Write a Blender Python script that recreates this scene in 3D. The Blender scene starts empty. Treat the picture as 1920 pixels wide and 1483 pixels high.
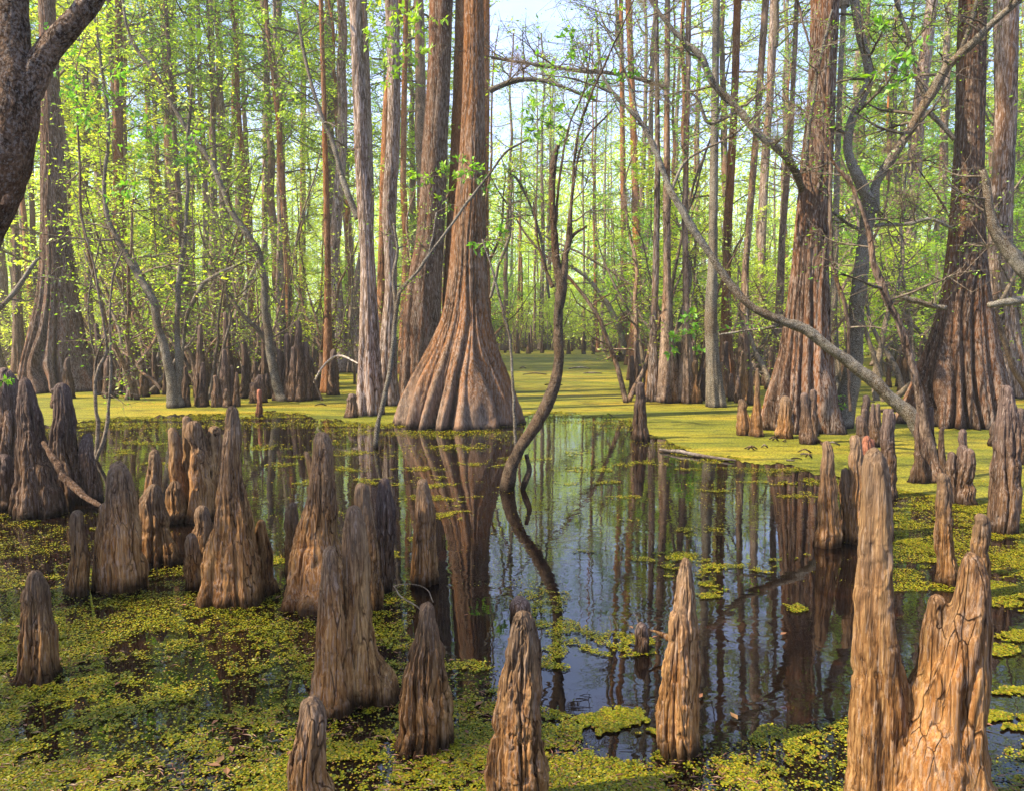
import bpy, math
import numpy as np
from mathutils import Vector

# ------------------------------------------------------------------ camera, sky, sun, exposure
sc = bpy.context.scene
RAD = math.radians
F = 1400.0                     # focal length in pixels of the 1920 wide photograph
CAMH = 1.5
PITCH = math.atan(121.5 / F)
cam = bpy.data.cameras.new("camera")
cam.sensor_width = 36.0
cam.lens = 36.0 * F / 1920.0
cam.clip_start = 0.05
cam.clip_end = 2000.0
camo = bpy.data.objects.new("camera", cam)
sc.collection.objects.link(camo)
camo.location = (0, 0, CAMH)
camo.rotation_euler = (RAD(90) - PITCH, 0, 0)
sc.camera = camo

SUN_EL, SUN_AZ = RAD(45), RAD(251)          # azimuth clockwise from +Y: the sun stands behind and to the left
w = bpy.data.worlds.new("World"); sc.world = w; w.use_nodes = True
nt = w.node_tree
sky = nt.nodes.new('ShaderNodeTexSky'); sky.sky_type = 'NISHITA'; sky.sun_disc = False
sky.sun_elevation = SUN_EL; sky.sun_rotation = SUN_AZ; sky.dust_density = 0.8; sky.air_density = 1.0; sky.ozone_density = 1.6
tcw = nt.nodes.new('ShaderNodeTexCoord'); mpw = nt.nodes.new('ShaderNodeMapping'); mpw.inputs['Scale'].default_value = (1, 1, 2.2)
nzw = nt.nodes.new('ShaderNodeTexNoise'); nzw.inputs['Scale'].default_value = 2.2; nzw.inputs['Detail'].default_value = 6; nzw.inputs['Roughness'].default_value = 0.55
mrw = nt.nodes.new('ShaderNodeMapRange'); mrw.inputs[1].default_value = 0.36; mrw.inputs[2].default_value = 0.64; mrw.inputs[3].default_value = 0.12; mrw.inputs[4].default_value = 0.85
mxw = nt.nodes.new('ShaderNodeMix'); mxw.data_type = 'RGBA'; mxw.inputs[7].default_value = (3.1, 3.75, 6.6, 1)      # thin bright cloud
nt.links.new(tcw.outputs['Generated'], mpw.inputs[0]); nt.links.new(mpw.outputs[0], nzw.inputs['Vector']); nt.links.new(nzw.outputs[0], mrw.inputs[0]); nt.links.new(mrw.outputs[0], mxw.inputs[0])
nt.links.new(sky.outputs[0], mxw.inputs[6]); nt.links.new(mxw.outputs[2], nt.nodes['Background'].inputs[0])
nt.nodes['Background'].inputs[1].default_value = 0.13
sl = bpy.data.lights.new("sun", 'SUN'); sl.energy = 5.0; sl.angle = RAD(0.6); sl.color = (1.0, 0.87, 0.66)
so = bpy.data.objects.new("sun", sl); sc.collection.objects.link(so)
sd = Vector((math.sin(SUN_AZ) * math.cos(SUN_EL), math.cos(SUN_AZ) * math.cos(SUN_EL), math.sin(SUN_EL)))
so.rotation_euler = sd.to_track_quat('Z', 'Y').to_euler(); so.location = (-20, -20, 30)
sc.view_settings.view_transform = 'Standard'; sc.view_settings.look = 'None'
sc.view_settings.gamma = 1.0; sc.view_settings.use_curve_mapping = False
sc.view_settings.exposure = 1.55
cy = sc.cycles
cy.max_bounces = 6; cy.diffuse_bounces = 3; cy.glossy_bounces = 3; cy.transmission_bounces = 4; cy.transparent_max_bounces = 8
cy.caustics_reflective = False; cy.caustics_refractive = False
cy.use_denoising = True
try: cy.denoiser = 'OPENIMAGEDENOISE'
except Exception: pass
cy.use_adaptive_sampling = True; cy.adaptive_threshold = 0.02

# ------------------------------------------------------------------ numbers
rs = np.random.RandomState
CP, SP = math.cos(PITCH), math.sin(PITCH)
def at_plane(px, py, Y):
    """point on the photo pixel (px, py) at world depth Y; returns (x, z, metres per pixel)"""
    u = (px - 960.0) / F; v = -(py - 741.5) / F
    t = Y / (CP + v * SP)
    return u * t, CAMH + (-SP + v * CP) * t, t / F
def Yof(py):                       # distance of the water surface seen at row py
    v = -(py - 741.5) / F
    t = CAMH / (SP - v * CP)
    return (CP + v * SP) * t
_T = rs(7).rand(64, 64, 64)
def vn(p):
    """value noise 0..1 on N x 3 points"""
    i = np.floor(p).astype(np.int64); f = p - i; f = f * f * (3 - 2 * f)
    a = i & 63; b = (i + 1) & 63
    x0, y0, z0 = a.T; x1, y1, z1 = b.T; fx, fy, fz = f.T
    c = lambda X, Y, Z: _T[X, Y, Z]
    l0 = (c(x0,y0,z0)*(1-fx)+c(x1,y0,z0)*fx)*(1-fy)+(c(x0,y1,z0)*(1-fx)+c(x1,y1,z0)*fx)*fy
    l1 = (c(x0,y0,z1)*(1-fx)+c(x1,y0,z1)*fx)*(1-fy)+(c(x0,y1,z1)*(1-fx)+c(x1,y1,z1)*fx)*fy
    return l0*(1-fz)+l1*fz
_RM = np.array([[0.80, 0.60, 0.0], [-0.60, 0.80, 0.0], [0.0, 0.0, 1.0]]).T
def fbm(p, o=3):
    s = 0; a = 0.5; n = 0
    for k in range(o):
        s = s + a * vn(p + 17.3 * k); n += a; a *= 0.5
        p = p @ _RM * 2.0
    return s / n
def smooth(x, a, b):
    t = np.clip((x - a) / (b - a), 0, 1); return t * t * (3 - 2 * t)

# ------------------------------------------------------------------ mesh building
def mesh(name, V, Q, mats, mi=None, flat=False):
    V = np.asarray(V, np.float32).reshape(-1, 3); Q = np.asarray(Q, np.int32).reshape(-1, 4)
    me = bpy.data.meshes.new(name)
    me.vertices.add(len(V)); me.vertices.foreach_set('co', V.ravel())
    me.loops.add(Q.size); me.loops.foreach_set('vertex_index', Q.ravel())
    me.polygons.add(len(Q)); me.polygons.foreach_set('loop_start', np.arange(0, Q.size, 4, dtype=np.int32))
    me.polygons.foreach_set('loop_total', np.full(len(Q), 4, np.int32))
    if mi is not None: me.polygons.foreach_set('material_index', np.asarray(mi, np.int32))
    me.polygons.foreach_set('use_smooth', np.full(len(Q), not flat, bool))
    for m in (mats if isinstance(mats, (list, tuple)) else [mats]): me.materials.append(m)
    me.update(calc_edges=True)
    return me
def link(name, me, parent=None, loc=(0, 0, 0), label=None, cat=None, group=None, kind=None):
    o = bpy.data.objects.new(name, me); sc.collection.objects.link(o); o.location = loc
    if parent: o.parent = parent
    if label: o['label'] = label
    if cat: o['category'] = cat
    if group: o['group'] = group
    if kind: o['kind'] = kind
    return o
def thing(name, label, cat, loc=(0, 0, 0), group=None): return link(name, None, None, loc, label, cat, group)

def ringq(nr, n, off=0):
    i = np.arange(nr - 1)[:, None] * n; j = np.arange(n)[None]; k = (j + 1) % n
    return np.stack([i + j, i + k, i + n + k, i + n + j], -1).reshape(-1, 4) + off
class Wood:
    """collects tubes and leaves for one mesh"""
    def __init__(s): s.V = []; s.Q = []; s.M = []; s.n = 0; s.lp = []; s.la = []; s.ls = []
    def tube(s, P, R, n=5, m=0):
        P = np.asarray(P, float); R = np.asarray(R, float)
        T = np.gradient(P, axis=0); T /= np.linalg.norm(T, axis=1)[:, None] + 1e-9
        ref = np.array([0.31, 0.87, 0.05]) if abs(T[:, 1]).mean() < 0.8 else np.array([1.0, 0.1, 0.2])
        A = np.cross(T, ref); A /= np.linalg.norm(A, axis=1)[:, None] + 1e-9; B = np.cross(T, A)
        th = np.linspace(0, 2*math.pi, n, endpoint=False)
        V = P[:, None] + R[:, None, None] * (A[:, None] * np.cos(th)[None, :, None] + B[:, None] * np.sin(th)[None, :, None])
        s.V.append(V.reshape(-1, 3)); q = ringq(len(P), n, s.n); s.Q.append(q); s.M.append(np.full(len(q), m)); s.n += V.shape[0]*n
    def leaf(s, P, A, S): s.lp.append(np.atleast_2d(P)); s.la.append(np.atleast_2d(A)); s.ls.append(np.atleast_1d(S))
    def bake(s, name, mats, rng, wl=0.42, flat=0.0):
        if s.lp:
            P = np.concatenate(s.lp); A = np.concatenate(s.la); L = np.concatenate(s.ls)
            v, q = leaves(P, A, L, rng, wl, flat)
            s.V.append(v); s.Q.append(q + s.n); s.M.append(np.full(len(q), 1)); s.n += len(v)
        return mesh(name, np.concatenate(s.V), np.concatenate(s.Q), mats, np.concatenate(s.M))
def leaves(P, A, L, rng, wl=0.42, flat=0.0):
    n = len(P); A = A / (np.linalg.norm(A, axis=1)[:, None] + 1e-9)
    N = rng.normal(size=(n, 3)); N[:, 2] = np.abs(N[:, 2]) + flat
    S = np.cross(A, N); S /= np.linalg.norm(S, axis=1)[:, None] + 1e-9; U = np.cross(S, A)
    L = L[:, None]; W = L * wl * 0.5
    v = np.stack([P, P + A*L*0.5 + S*W + U*L*0.06, P + A*L, P + A*L*0.5 - S*W + U*L*0.06], 1)
    return v.reshape(-1, 3), np.arange(4*n).reshape(-1, 4)
def curve(P, n):
    """catmull-rom resampling of rows (any number of columns)"""
    P = np.asarray(P, float); k = len(P)
    if k == 2: return P[0] + (P[1]-P[0]) * np.linspace(0, 1, n)[:, None]
    Q = np.vstack([2*P[0]-P[1], P, 2*P[-1]-P[-2]])
    d = np.r_[0, np.cumsum(np.linalg.norm(np.diff(P[:, :3], axis=0), axis=1))]; t = np.linspace(0, d[-1], n)
    i = np.clip(np.searchsorted(d, t, 'right') - 1, 0, k-2); f = ((t - d[i]) / (d[i+1]-d[i]+1e-9))[:, None]
    p0, p1, p2, p3 = Q[i], Q[i+1], Q[i+2], Q[i+3]
    return 0.5*((2*p1)+(-p0+p2)*f+(2*p0-5*p1+4*p2-p3)*f*f+(-p0+3*p1-3*p2+p3)*f**3)
def unit(v): return v / (np.linalg.norm(v) + 1e-9)
def branches(W, P, R, rng, n, t0, t1, blen, ntw, tlen, nl, leaf, up=0.25, spread=0.1, rr=0.45, depth=1.0, droop=0.0):
    """side branches with twigs and leaves along a path"""
    P = np.asarray(P, float); R = np.asarray(R, float); k = len(P)
    for b in range(n):
        t = (t0 + (t1-t0) * (b + rng.rand()) / n) * (k-1); i = min(int(t), k-2); f = t-i
        p = P[i]*(1-f)+P[i+1]*f; r = R[i]*(1-f)+R[i+1]*f; T = unit(P[i+1]-P[i])
        a = rng.rand()*2*math.pi + b*2.4; d = np.array([math.cos(a), math.sin(a)*depth, up + rng.normal()*0.2])
        d = unit(d - T*np.dot(d, T)*0.4)
        L = blen * (0.55 + 0.75*rng.rand()) * (1 - 0.45*(t/(k-1)-t0)/(t1-t0+1e-6)); m = 7
        pts = [p]; dd = d.copy()
        for j in range(m-1):
            dd = unit(dd + rng.normal(size=3)*0.16 + np.array([0, 0, 0.06-droop])); pts.append(pts[-1] + dd*L/(m-1))
        pts = np.array(pts); br = min(r*rr, 0.012+L*0.012); rad = np.linspace(br, br*0.25, m)
        W.tube(pts, rad, 5)
        for q in range(ntw):
            s = 0.2 + 0.8*(q + rng.rand())/ntw; s *= (m-1); ii = min(int(s), m-2)
            tp = pts[ii] + (pts[ii+1]-pts[ii])*(s-ii); bd = unit(pts[ii+1]-pts[ii])
            td = unit(bd*0.7 + rng.normal(size=3)*np.array([0.8, 0.8, 0.45])); tl = tlen*(0.5+0.8*rng.rand())
            tt = np.array([tp, tp+td*tl*0.5+rng.normal(size=3)*tl*0.06, tp+unit(td+rng.normal(size=3)*0.3)*tl])
            W.tube(tt, [br*0.3+0.002, br*0.2+0.0015, 0.0015], 3)
            if nl:
                u = (np.arange(nl)+rng.rand(nl))[:, None]/nl; lp = tt[0] + (tt[2]-tt[0])*(0.15+0.9*u) + rng.normal(size=(nl, 3))*spread*tl*np.array([0.6, 0.6, 0.35])
                sd_ = np.cross(td, [0, 0, 1.0]); sd_ = unit(sd_)*np.where(np.arange(nl) % 2, 1, -1)[:, None]
                W.leaf(lp, td*0.55 + sd_*0.9 + rng.normal(size=(nl, 3))*0.35 - np.array([0, 0, .15]), leaf*(0.6+0.8*rng.rand(nl)))

# ------------------------------------------------------------------ materials
def mat(name):
    m = bpy.data.materials.new(name); m.use_nodes = True; t = m.node_tree
    return m, t, t.nodes['Principled BSDF'], t.links.new
def N(t, typ, **kw):
    n = t.nodes.new(typ)
    for k, v in kw.items():
        if k.startswith('i_'):
            k = k[2:]; n.inputs[int(k) if k.isdigit() else k].default_value = v
        else: setattr(n, k, v)
    return n
def ramp(t, stops, fac, L):
    r = t.nodes.new('ShaderNodeValToRGB'); e = r.color_ramp.elements
    while len(e) < len(stops): e.new(0.5)
    for k, (p, c) in enumerate(stops):
        e[k].position = p; e[k].color = (c, c, c, 1) if isinstance(c, (int, float)) else (*c, 1)
    L(fac, r.inputs[0]); return r.outputs[0]
def noise(t, L, vec, scale, detail=4, rough=0.55, dist=0.0):
    n = N(t, 'ShaderNodeTexNoise'); n.inputs['Scale'].default_value = scale; n.inputs['Detail'].default_value = detail
    n.inputs['Roughness'].default_value = rough; n.inputs['Distortion'].default_value = dist; L(vec, n.inputs['Vector']); return n.outputs[0]
def mix(t, L, f, a, b, mode='MIX'):
    n = N(t, 'ShaderNodeMix', data_type='RGBA', blend_type=mode)
    for s, v in ((n.inputs[0], f), (n.inputs[6], a), (n.inputs[7], b)):
        if isinstance(v, (int, float)): s.default_value = v
        elif isinstance(v, tuple): s.default_value = (*v, 1)
        else: L(v, s)
    return n.outputs[2]
def bark(name, dark, mid, light, fleck=(0.42, 0.36, 0.33), orange=None, sc_=6.0, sz=0.14, fa=0.6, ft=0.60, bump=0.6, bd=0.012, oa=0.55, ot=(0.48, 0.62), grey=None, wet=True, side=0.0, vs=2.2, crk=0.22, cw=0.10, base=None):
    m, t, B, L = mat(name)
    tc = N(t, 'ShaderNodeTexCoord'); mp = N(t, 'ShaderNodeMapping'); mp.inputs['Scale'].default_value = (1, 1, sz); L(tc.outputs['Object'], mp.inputs[0])
    oi = N(t, 'ShaderNodeObjectInfo')
    wn = N(t, 'ShaderNodeTexNoise'); wn.inputs['Scale'].default_value = sc_*0.8; wn.inputs['Detail'].default_value = 3; L(mp.outputs[0], wn.inputs['Vector'])
    wa = N(t, 'ShaderNodeVectorMath', operation='MULTIPLY_ADD'); L(wn.outputs['Color'], wa.inputs[0]); k = 0.55/sc_; wa.inputs[1].default_value = (k, k, k); L(mp.outputs[0], wa.inputs[2]); v = wa.outputs[0]
    n1 = noise(t, L, v, sc_, 8, 0.65); n2 = noise(t, L, v, sc_*8, 5, 0.7)
    vo = N(t, 'ShaderNodeTexVoronoi', feature='DISTANCE_TO_EDGE'); vo.inputs['Scale'].default_value = sc_*vs; L(v, vo.inputs['Vector'])
    cm = N(t, 'ShaderNodeMapRange', interpolation_type='SMOOTHSTEP'); L(vo.outputs['Distance'], cm.inputs[0]); cm.inputs[2].default_value = cw; cm.inputs[3].default_value = 0.0; cm.inputs[4].default_value = 1.0
    n7 = noise(t, L, mp.outputs[0], sc_*0.7, 3); cf = ramp(t, [(0.46, 0.0), (0.62, 1.0)], n7, L)      # cracks come and go
    ci = N(t, 'ShaderNodeMath', operation='SUBTRACT'); ci.inputs[0].default_value = 1.0; L(cm.outputs[0], ci.inputs[1]); cq = N(t, 'ShaderNodeMath', operation='MULTIPLY'); L(ci.outputs[0], cq.inputs[0]); L(cf, cq.inputs[1])
    ad = N(t, 'ShaderNodeMath', operation='MULTIPLY_ADD'); L(n2, ad.inputs[0]); ad.inputs[1].default_value = 0.55
    sb = N(t, 'ShaderNodeMath', operation='MULTIPLY'); L(n1, sb.inputs[0]); sb.inputs[1].default_value = 0.70; L(sb.outputs[0], ad.inputs[2])
    nT = noise(t, L, v, sc_*1.5, 3, 0.6); tm = N(t, 'ShaderNodeMath', operation='MULTIPLY'); L(nT, tm.inputs[0]); tm.inputs[1].default_value = 13.0
    tf = N(t, 'ShaderNodeMath', operation='FLOOR'); L(tm.outputs[0], tf.inputs[0]); wn2 = N(t, 'ShaderNodeTexWhiteNoise', noise_dimensions='1D'); L(tf.outputs[0], wn2.inputs['W'])
    fr = N(t, 'ShaderNodeMath', operation='FRACT'); L(tm.outputs[0], fr.inputs[0])
    c = ramp(t, [(0.47, dark), (0.60, mid), (0.76, light)], ad.outputs[0], L)
    pv_ = N(t, 'ShaderNodeMapRange'); L(wn2.outputs[0], pv_.inputs[0]); pv_.inputs[3].default_value = 0.68; pv_.inputs[4].default_value = 1.22; c = mix(t, L, 1.0, c, pv_.outputs[0], 'MULTIPLY')
    if orange:
        n3 = noise(t, L, mp.outputs[0], 1.6, 6, 0.65)
        if side:
            sx = N(t, 'ShaderNodeSeparateXYZ'); gN = N(t, 'ShaderNodeNewGeometry'); L(gN.outputs['Normal'], sx.inputs[0])
            ma = N(t, 'ShaderNodeMath', operation='MULTIPLY_ADD'); L(sx.outputs[0], ma.inputs[0]); ma.inputs[1].default_value = -side; L(n3, ma.inputs[2]); n3 = ma.outputs[0]  # orange patches favour left-facing bark: the sunlit side put into the colour
        f = ramp(t, [(ot[0], 0.0), (ot[1], oa)], n3, L); of = mix(t, L, n2, tuple(x*0.35 for x in orange), tuple(x*1.5 for x in orange)); c = mix(t, L, f, c, of)
    if grey:      # weathered grey-pink towards the top of a knee (attribute h = relative height)
        at = N(t, 'ShaderNodeAttribute', attribute_name='h'); n5 = noise(t, L, tc.outputs['Object'], 9, 4)
        a2 = N(t, 'ShaderNodeMath', operation='MULTIPLY_ADD'); L(n5, a2.inputs[0]); a2.inputs[1].default_value = 0.7; L(at.outputs['Fac'], a2.inputs[2])
        mr = N(t, 'ShaderNodeMapRange'); L(a2.outputs[0], mr.inputs[0]); mr.inputs[1].default_value = 0.75; mr.inputs[2].default_value = 1.35; mr.inputs[4].default_value = 0.8
        gc = mix(t, L, n2, tuple(x*0.1 for x in grey), tuple(x*1.9 for x in grey)); c = mix(t, L, mr.outputs[0], c, gc)
    n4 = noise(t, L, v, sc_*6.5, 4, 0.75); n6 = noise(t, L, mp.outputs[0], 1.1, 3)
    fl = N(t, 'ShaderNodeMath', operation='MULTIPLY_ADD'); L(n6, fl.inputs[0]); fl.inputs[1].default_value = 0.35; L(n4, fl.inputs[2])
    f = ramp(t, [(min(ft+0.15, .97), 0.0), (min(ft+0.22, 1), fa)], fl.outputs[0], L); c = mix(t, L, f, c, fleck)
    c = mix(t, L, cq.outputs[0], c, mix(t, L, 1.0, c, (crk, crk*0.9, crk*0.85), 'MULTIPLY'))
    if base:      # silvery worn foot of the buttress
        so_ = N(t, 'ShaderNodeSeparateXYZ'); L(tc.outputs['Object'], so_.inputs[0]); zz_ = N(t, 'ShaderNodeMath', operation='MULTIPLY_ADD'); L(n6, zz_.inputs[0]); zz_.inputs[1].default_value = 1.6; L(so_.outputs[2], zz_.inputs[2])
        mr = N(t, 'ShaderNodeMapRange', interpolation_type='SMOOTHSTEP'); L(zz_.outputs[0], mr.inputs[0]); mr.inputs[1].default_value = 0.75; mr.inputs[2].default_value = 1.9; mr.inputs[3].default_value = 0.38; mr.inputs[4].default_value = 0.0
        c = mix(t, L, mr.outputs[0], c, mix(t, L, ad.outputs[0], tuple(x*0.2 for x in base), tuple(x*1.4 for x in base)))
    hs = N(t, 'ShaderNodeHueSaturation'); mr = N(t, 'ShaderNodeMapRange'); L(oi.outputs['Random'], mr.inputs[0]); mr.inputs[3].default_value = 0.75; mr.inputs[4].default_value = 1.2
    L(mr.outputs[0], hs.inputs['Value']); L(c, hs.inputs['Color']); c = hs.outputs[0]
    if wet:       # soaked dark band where wood meets the water
        g = N(t, 'ShaderNodeNewGeometry'); s = N(t, 'ShaderNodeSeparateXYZ'); L(g.outputs['Position'], s.inputs[0])
        nn = noise(t, L, tc.outputs['Object'], 14, 3); a3 = N(t, 'ShaderNodeMath', operation='MULTIPLY_ADD'); L(nn, a3.inputs[0]); a3.inputs[1].default_value = -0.10; L(s.outputs[2], a3.inputs[2])
        mr = N(t, 'ShaderNodeMapRange'); L(a3.outputs[0], mr.inputs[0]); mr.inputs[1].default_value = -0.035; mr.inputs[2].default_value = 0.05; mr.inputs[3].default_value = 0.13; mr.inputs[4].default_value = 1.0
        c = mix(t, L, 1.0, c, mr.outputs[0], 'MULTIPLY')
    L(c, B.inputs['Base Color']); B.inputs['Roughness'].default_value = 0.85; B.inputs['Specular IOR Level'].default_value = 0.08
    h1 = N(t, 'ShaderNodeMath', operation='MULTIPLY_ADD'); L(cq.outputs[0], h1.inputs[0]); h1.inputs[1].default_value = -0.5; h0 = N(t, 'ShaderNodeMath', operation='MULTIPLY_ADD'); L(fr.outputs[0], h0.inputs[0]); h0.inputs[1].default_value = 0.22; L(ad.outputs[0], h0.inputs[2]); L(h0.outputs[0], h1.inputs[2])
    bp = N(t, 'ShaderNodeBump'); bp.inputs['Strength'].default_value = bump; bp.inputs['Distance'].default_value = bd
    L(h1.outputs[0], bp.inputs['Height']); L(bp.outputs[0], B.inputs['Normal'])
    return m
M = {}
ORG = (0.40, 0.13, 0.025)
M['big'] = bark('bark_buttress', (0.018, 0.011, 0.007), (0.095, 0.052, 0.027), (0.20, 0.13, 0.082), fleck=(0.34, 0.28, 0.23), orange=(0.28, 0.10, 0.018), sc_=7, fa=0.5, ft=0.54, sz=0.20, oa=0.68, ot=(0.42, 0.62), side=0.08, base=(0.26, 0.20, 0.155), bump=0.8, bd=0.016, crk=0.4, cw=0.07)
M['bigdark'] = bark('bark_old_cypress', (0.012, 0.007, 0.006), (0.064, 0.034, 0.019), (0.135, 0.083, 0.054), fleck=(0.30, 0.25, 0.21), orange=(0.20, 0.068, 0.016), sc_=7, fa=0.5, ft=0.53, sz=0.18, oa=0.65, ot=(0.50, 0.68), side=0.10, bump=0.8, bd=0.016, crk=0.4, cw=0.07)
M['grey'] = bark('bark_grey', (0.022, 0.014, 0.010), (0.10, 0.064, 0.042), (0.22, 0.155, 0.11), fleck=(0.44, 0.37, 0.33), orange=(0.22, 0.09, 0.03), sc_=6, ft=0.52, oa=0.5, bump=0.9, bd=0.02)
M['slim'] = bark('bark_slim', (0.03, 0.02, 0.015), (0.125, 0.082, 0.055), (0.25, 0.18, 0.13), fleck=(0.42, 0.36, 0.30), orange=(0.24, 0.10, 0.03), sc_=9, sz=0.25, oa=0.5, bump=0.8, bd=0.015)
M['rust'] = bark('bark_rust', (0.045, 0.02, 0.011), (0.17, 0.075, 0.034), (0.30, 0.17, 0.09), fleck=(0.42, 0.33, 0.26), orange=(0.33, 0.115, 0.025), sc_=9, sz=0.25, oa=0.75, bump=0.8, bd=0.015)
M['hard'] = bark('bark_hardwood', (0.012, 0.008, 0.005), (0.052, 0.034, 0.019), (0.12, 0.088, 0.055), fleck=(0.36, 0.34, 0.28), orange=(0.15, 0.08, 0.03), sc_=16, sz=0.8, ft=0.50, oa=0.4, bump=0.9, bd=0.01, cw=0.06, crk=0.4)
M['mottled'] = bark('bark_mottled', (0.010, 0.006, 0.004), (0.085, 0.050, 0.030), (0.27, 0.17, 0.105), fleck=(0.36, 0.30, 0.25), orange=(0.16, 0.07, 0.025), sc_=10, sz=0.7, ft=0.54, fa=0.5, oa=0.5, bump=1.0, bd=0.02, cw=0.05, crk=0.4)
M['dark'] = bark('bark_dark', (0.014, 0.009, 0.005), (0.058, 0.037, 0.021), (0.13, 0.085, 0.052), fa=0.35, fleck=(0.26, 0.22, 0.17), orange=(0.16, 0.075, 0.03), sc_=20, sz=0.6, ft=0.52, oa=0.4, bump=1.0, bd=0.012, cw=0.08)
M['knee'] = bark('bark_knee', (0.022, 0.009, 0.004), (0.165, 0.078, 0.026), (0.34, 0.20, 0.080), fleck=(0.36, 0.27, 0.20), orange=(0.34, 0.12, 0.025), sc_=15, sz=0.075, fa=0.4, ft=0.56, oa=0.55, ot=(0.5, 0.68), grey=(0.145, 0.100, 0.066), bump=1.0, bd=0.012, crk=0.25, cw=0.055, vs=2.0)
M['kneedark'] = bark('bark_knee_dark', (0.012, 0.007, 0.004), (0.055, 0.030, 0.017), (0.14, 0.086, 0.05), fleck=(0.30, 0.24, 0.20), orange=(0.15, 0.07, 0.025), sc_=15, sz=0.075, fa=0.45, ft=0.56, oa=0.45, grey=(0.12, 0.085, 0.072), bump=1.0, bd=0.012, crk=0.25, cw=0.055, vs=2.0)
M['kneered'] = bark('bark_knee_red', (0.02, 0.009, 0.005), (0.11, 0.048, 0.026), (0.22, 0.11, 0.06), orange=(0.18, 0.06, 0.02), sc_=14, sz=0.2, fa=0.2, oa=0.6, grey=(0.34, 0.13, 0.075), bump=0.9, bd=0.01)
M['twig'] = bark('bark_twig', (0.04, 0.03, 0.02), (0.115, 0.085, 0.055), (0.22, 0.18, 0.13), sc_=20, sz=1, wet=False, bump=0.3)
M['pale'] = bark('wood_bleached', (0.10, 0.08, 0.065), (0.27, 0.22, 0.18), (0.45, 0.38, 0.32), sc_=20, sz=1, bump=0.5, orange=(0.3, 0.15, 0.08), oa=0.3)
def leafmat(name, cols, trans=0.55, tcol=1.5, rough=0.5):
    m, t, B, L = mat(name); t.nodes.remove(B); out = t.nodes['Material Output']
    g = N(t, 'ShaderNodeNewGeometry'); oi = N(t, 'ShaderNodeObjectInfo')
    k = len(cols); c = ramp(t, [(j/(k-1), x) for j, x in enumerate(cols)], g.outputs['Random Per Island'], L)
    hs = N(t, 'ShaderNodeHueSaturation'); mr = N(t, 'ShaderNodeMapRange'); L(oi.outputs['Random'], mr.inputs[0]); mr.inputs[3].default_value = 0.485; mr.inputs[4].default_value = 0.515
    L(mr.outputs[0], hs.inputs['Hue']); L(c, hs.inputs['Color']); c = hs.outputs[0]
    d = N(t, 'ShaderNodeBsdfDiffuse'); L(c, d.inputs[0]); tr = N(t, 'ShaderNodeBsdfTranslucent')
    c2 = mix(t, L, 1.0, c, (tcol, tcol, tcol*0.5), 'MULTIPLY'); L(c2, tr.inputs[0])
    ms = N(t, 'ShaderNodeMixShader'); ms.inputs[0].default_value = trans; L(d.outputs[0], ms.inputs[1]); L(tr.outputs[0], ms.inputs[2])
    gl = N(t, 'ShaderNodeBsdfGlossy'); gl.inputs['Roughness'].default_value = rough; gl.inputs[0].default_value = (0.8, 0.85, 0.7, 1)
    m2 = N(t, 'ShaderNodeMixShader'); m2.inputs[0].default_value = 0.05; L(ms.outputs[0], m2.inputs[1]); L(gl.outputs[0], m2.inputs[2]); L(m2.outputs[0], out.inputs[0])
    return m
M['leaf'] = leafmat('leaf_spring', [(0.17, 0.29, 0.012), (0.28, 0.43, 0.02), (0.38, 0.53, 0.03), (0.46, 0.55, 0.04)])
M['leafg'] = leafmat('leaf_green', [(0.08, 0.22, 0.012), (0.18, 0.38, 0.02), (0.32, 0.50, 0.03)], tcol=1.4)
M['leafy'] = leafmat('leaf_yellow', [(0.40, 0.53, 0.03), (0.52, 0.64, 0.05), (0.62, 0.66, 0.10)])
M['moss'] = leafmat('air_plant', [(0.10, 0.06, 0.04), (0.20, 0.13, 0.09), (0.26, 0.19, 0.13)], trans=0.2, tcol=1)
M['weed'] = leafmat('duckweed_leaf', [(0.03, 0.04, 0.003), (0.06, 0.085, 0.003), (0.13, 0.155, 0.004), (0.21, 0.22, 0.006), (0.29, 0.24, 0.008), (0.15, 0.07, 0.010)], trans=0.15, tcol=1.1, rough=0.35)
M['litter'] = leafmat('leaf_litter', [(0.10, 0.04, 0.02), (0.18, 0.08, 0.035), (0.25, 0.13, 0.06)], trans=0.1, tcol=1)
# duckweed mat (surface seen at a low angle)
m, t, B, L = mat('duckweed_mat'); g = N(t, 'ShaderNodeNewGeometry')
mp = N(t, 'ShaderNodeMapping'); mp.inputs['Scale'].default_value = (0.25, 1, 1); L(g.outputs['Position'], mp.inputs[0])
n1 = noise(t, L, mp.outputs[0], 0.9, 6, 0.6); n2 = noise(t, L, g.outputs['Position'], 45, 4, 0.7); n3 = noise(t, L, mp.outputs[0], 6, 4)
c = ramp(t, [(0.34, (0.085, 0.10, 0.008)), (0.46, (0.17, 0.17, 0.012)), (0.56, (0.26, 0.22, 0.016)), (0.70, (0.36, 0.235, 0.018))], n1, L)
c2 = ramp(t, [(0.37, (0.10, 0.11, 0.07)), (0.49, (0.8, 0.82, 0.8)), (0.66, (1.45, 1.35, 1.2))], n2, L); c = mix(t, L, 1.0, c, c2, 'MULTIPLY')
c3 = ramp(t, [(0.34, 0.45), (0.5, 1.05)], n3, L); c = mix(t, L, 1.0, c, c3, 'MULTIPLY')
L(c, B.inputs['Base Color']); B.inputs['Roughness'].default_value = 0.7; B.inputs['Specular IOR Level'].default_value = 0.2
bp = N(t, 'ShaderNodeBump'); bp.inputs['Strength'].default_value = 0.7; bp.inputs['Distance'].default_value = 0.02; L(n2, bp.inputs['Height']); L(bp.outputs[0], B.inputs['Normal'])
M['mat'] = m
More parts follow.
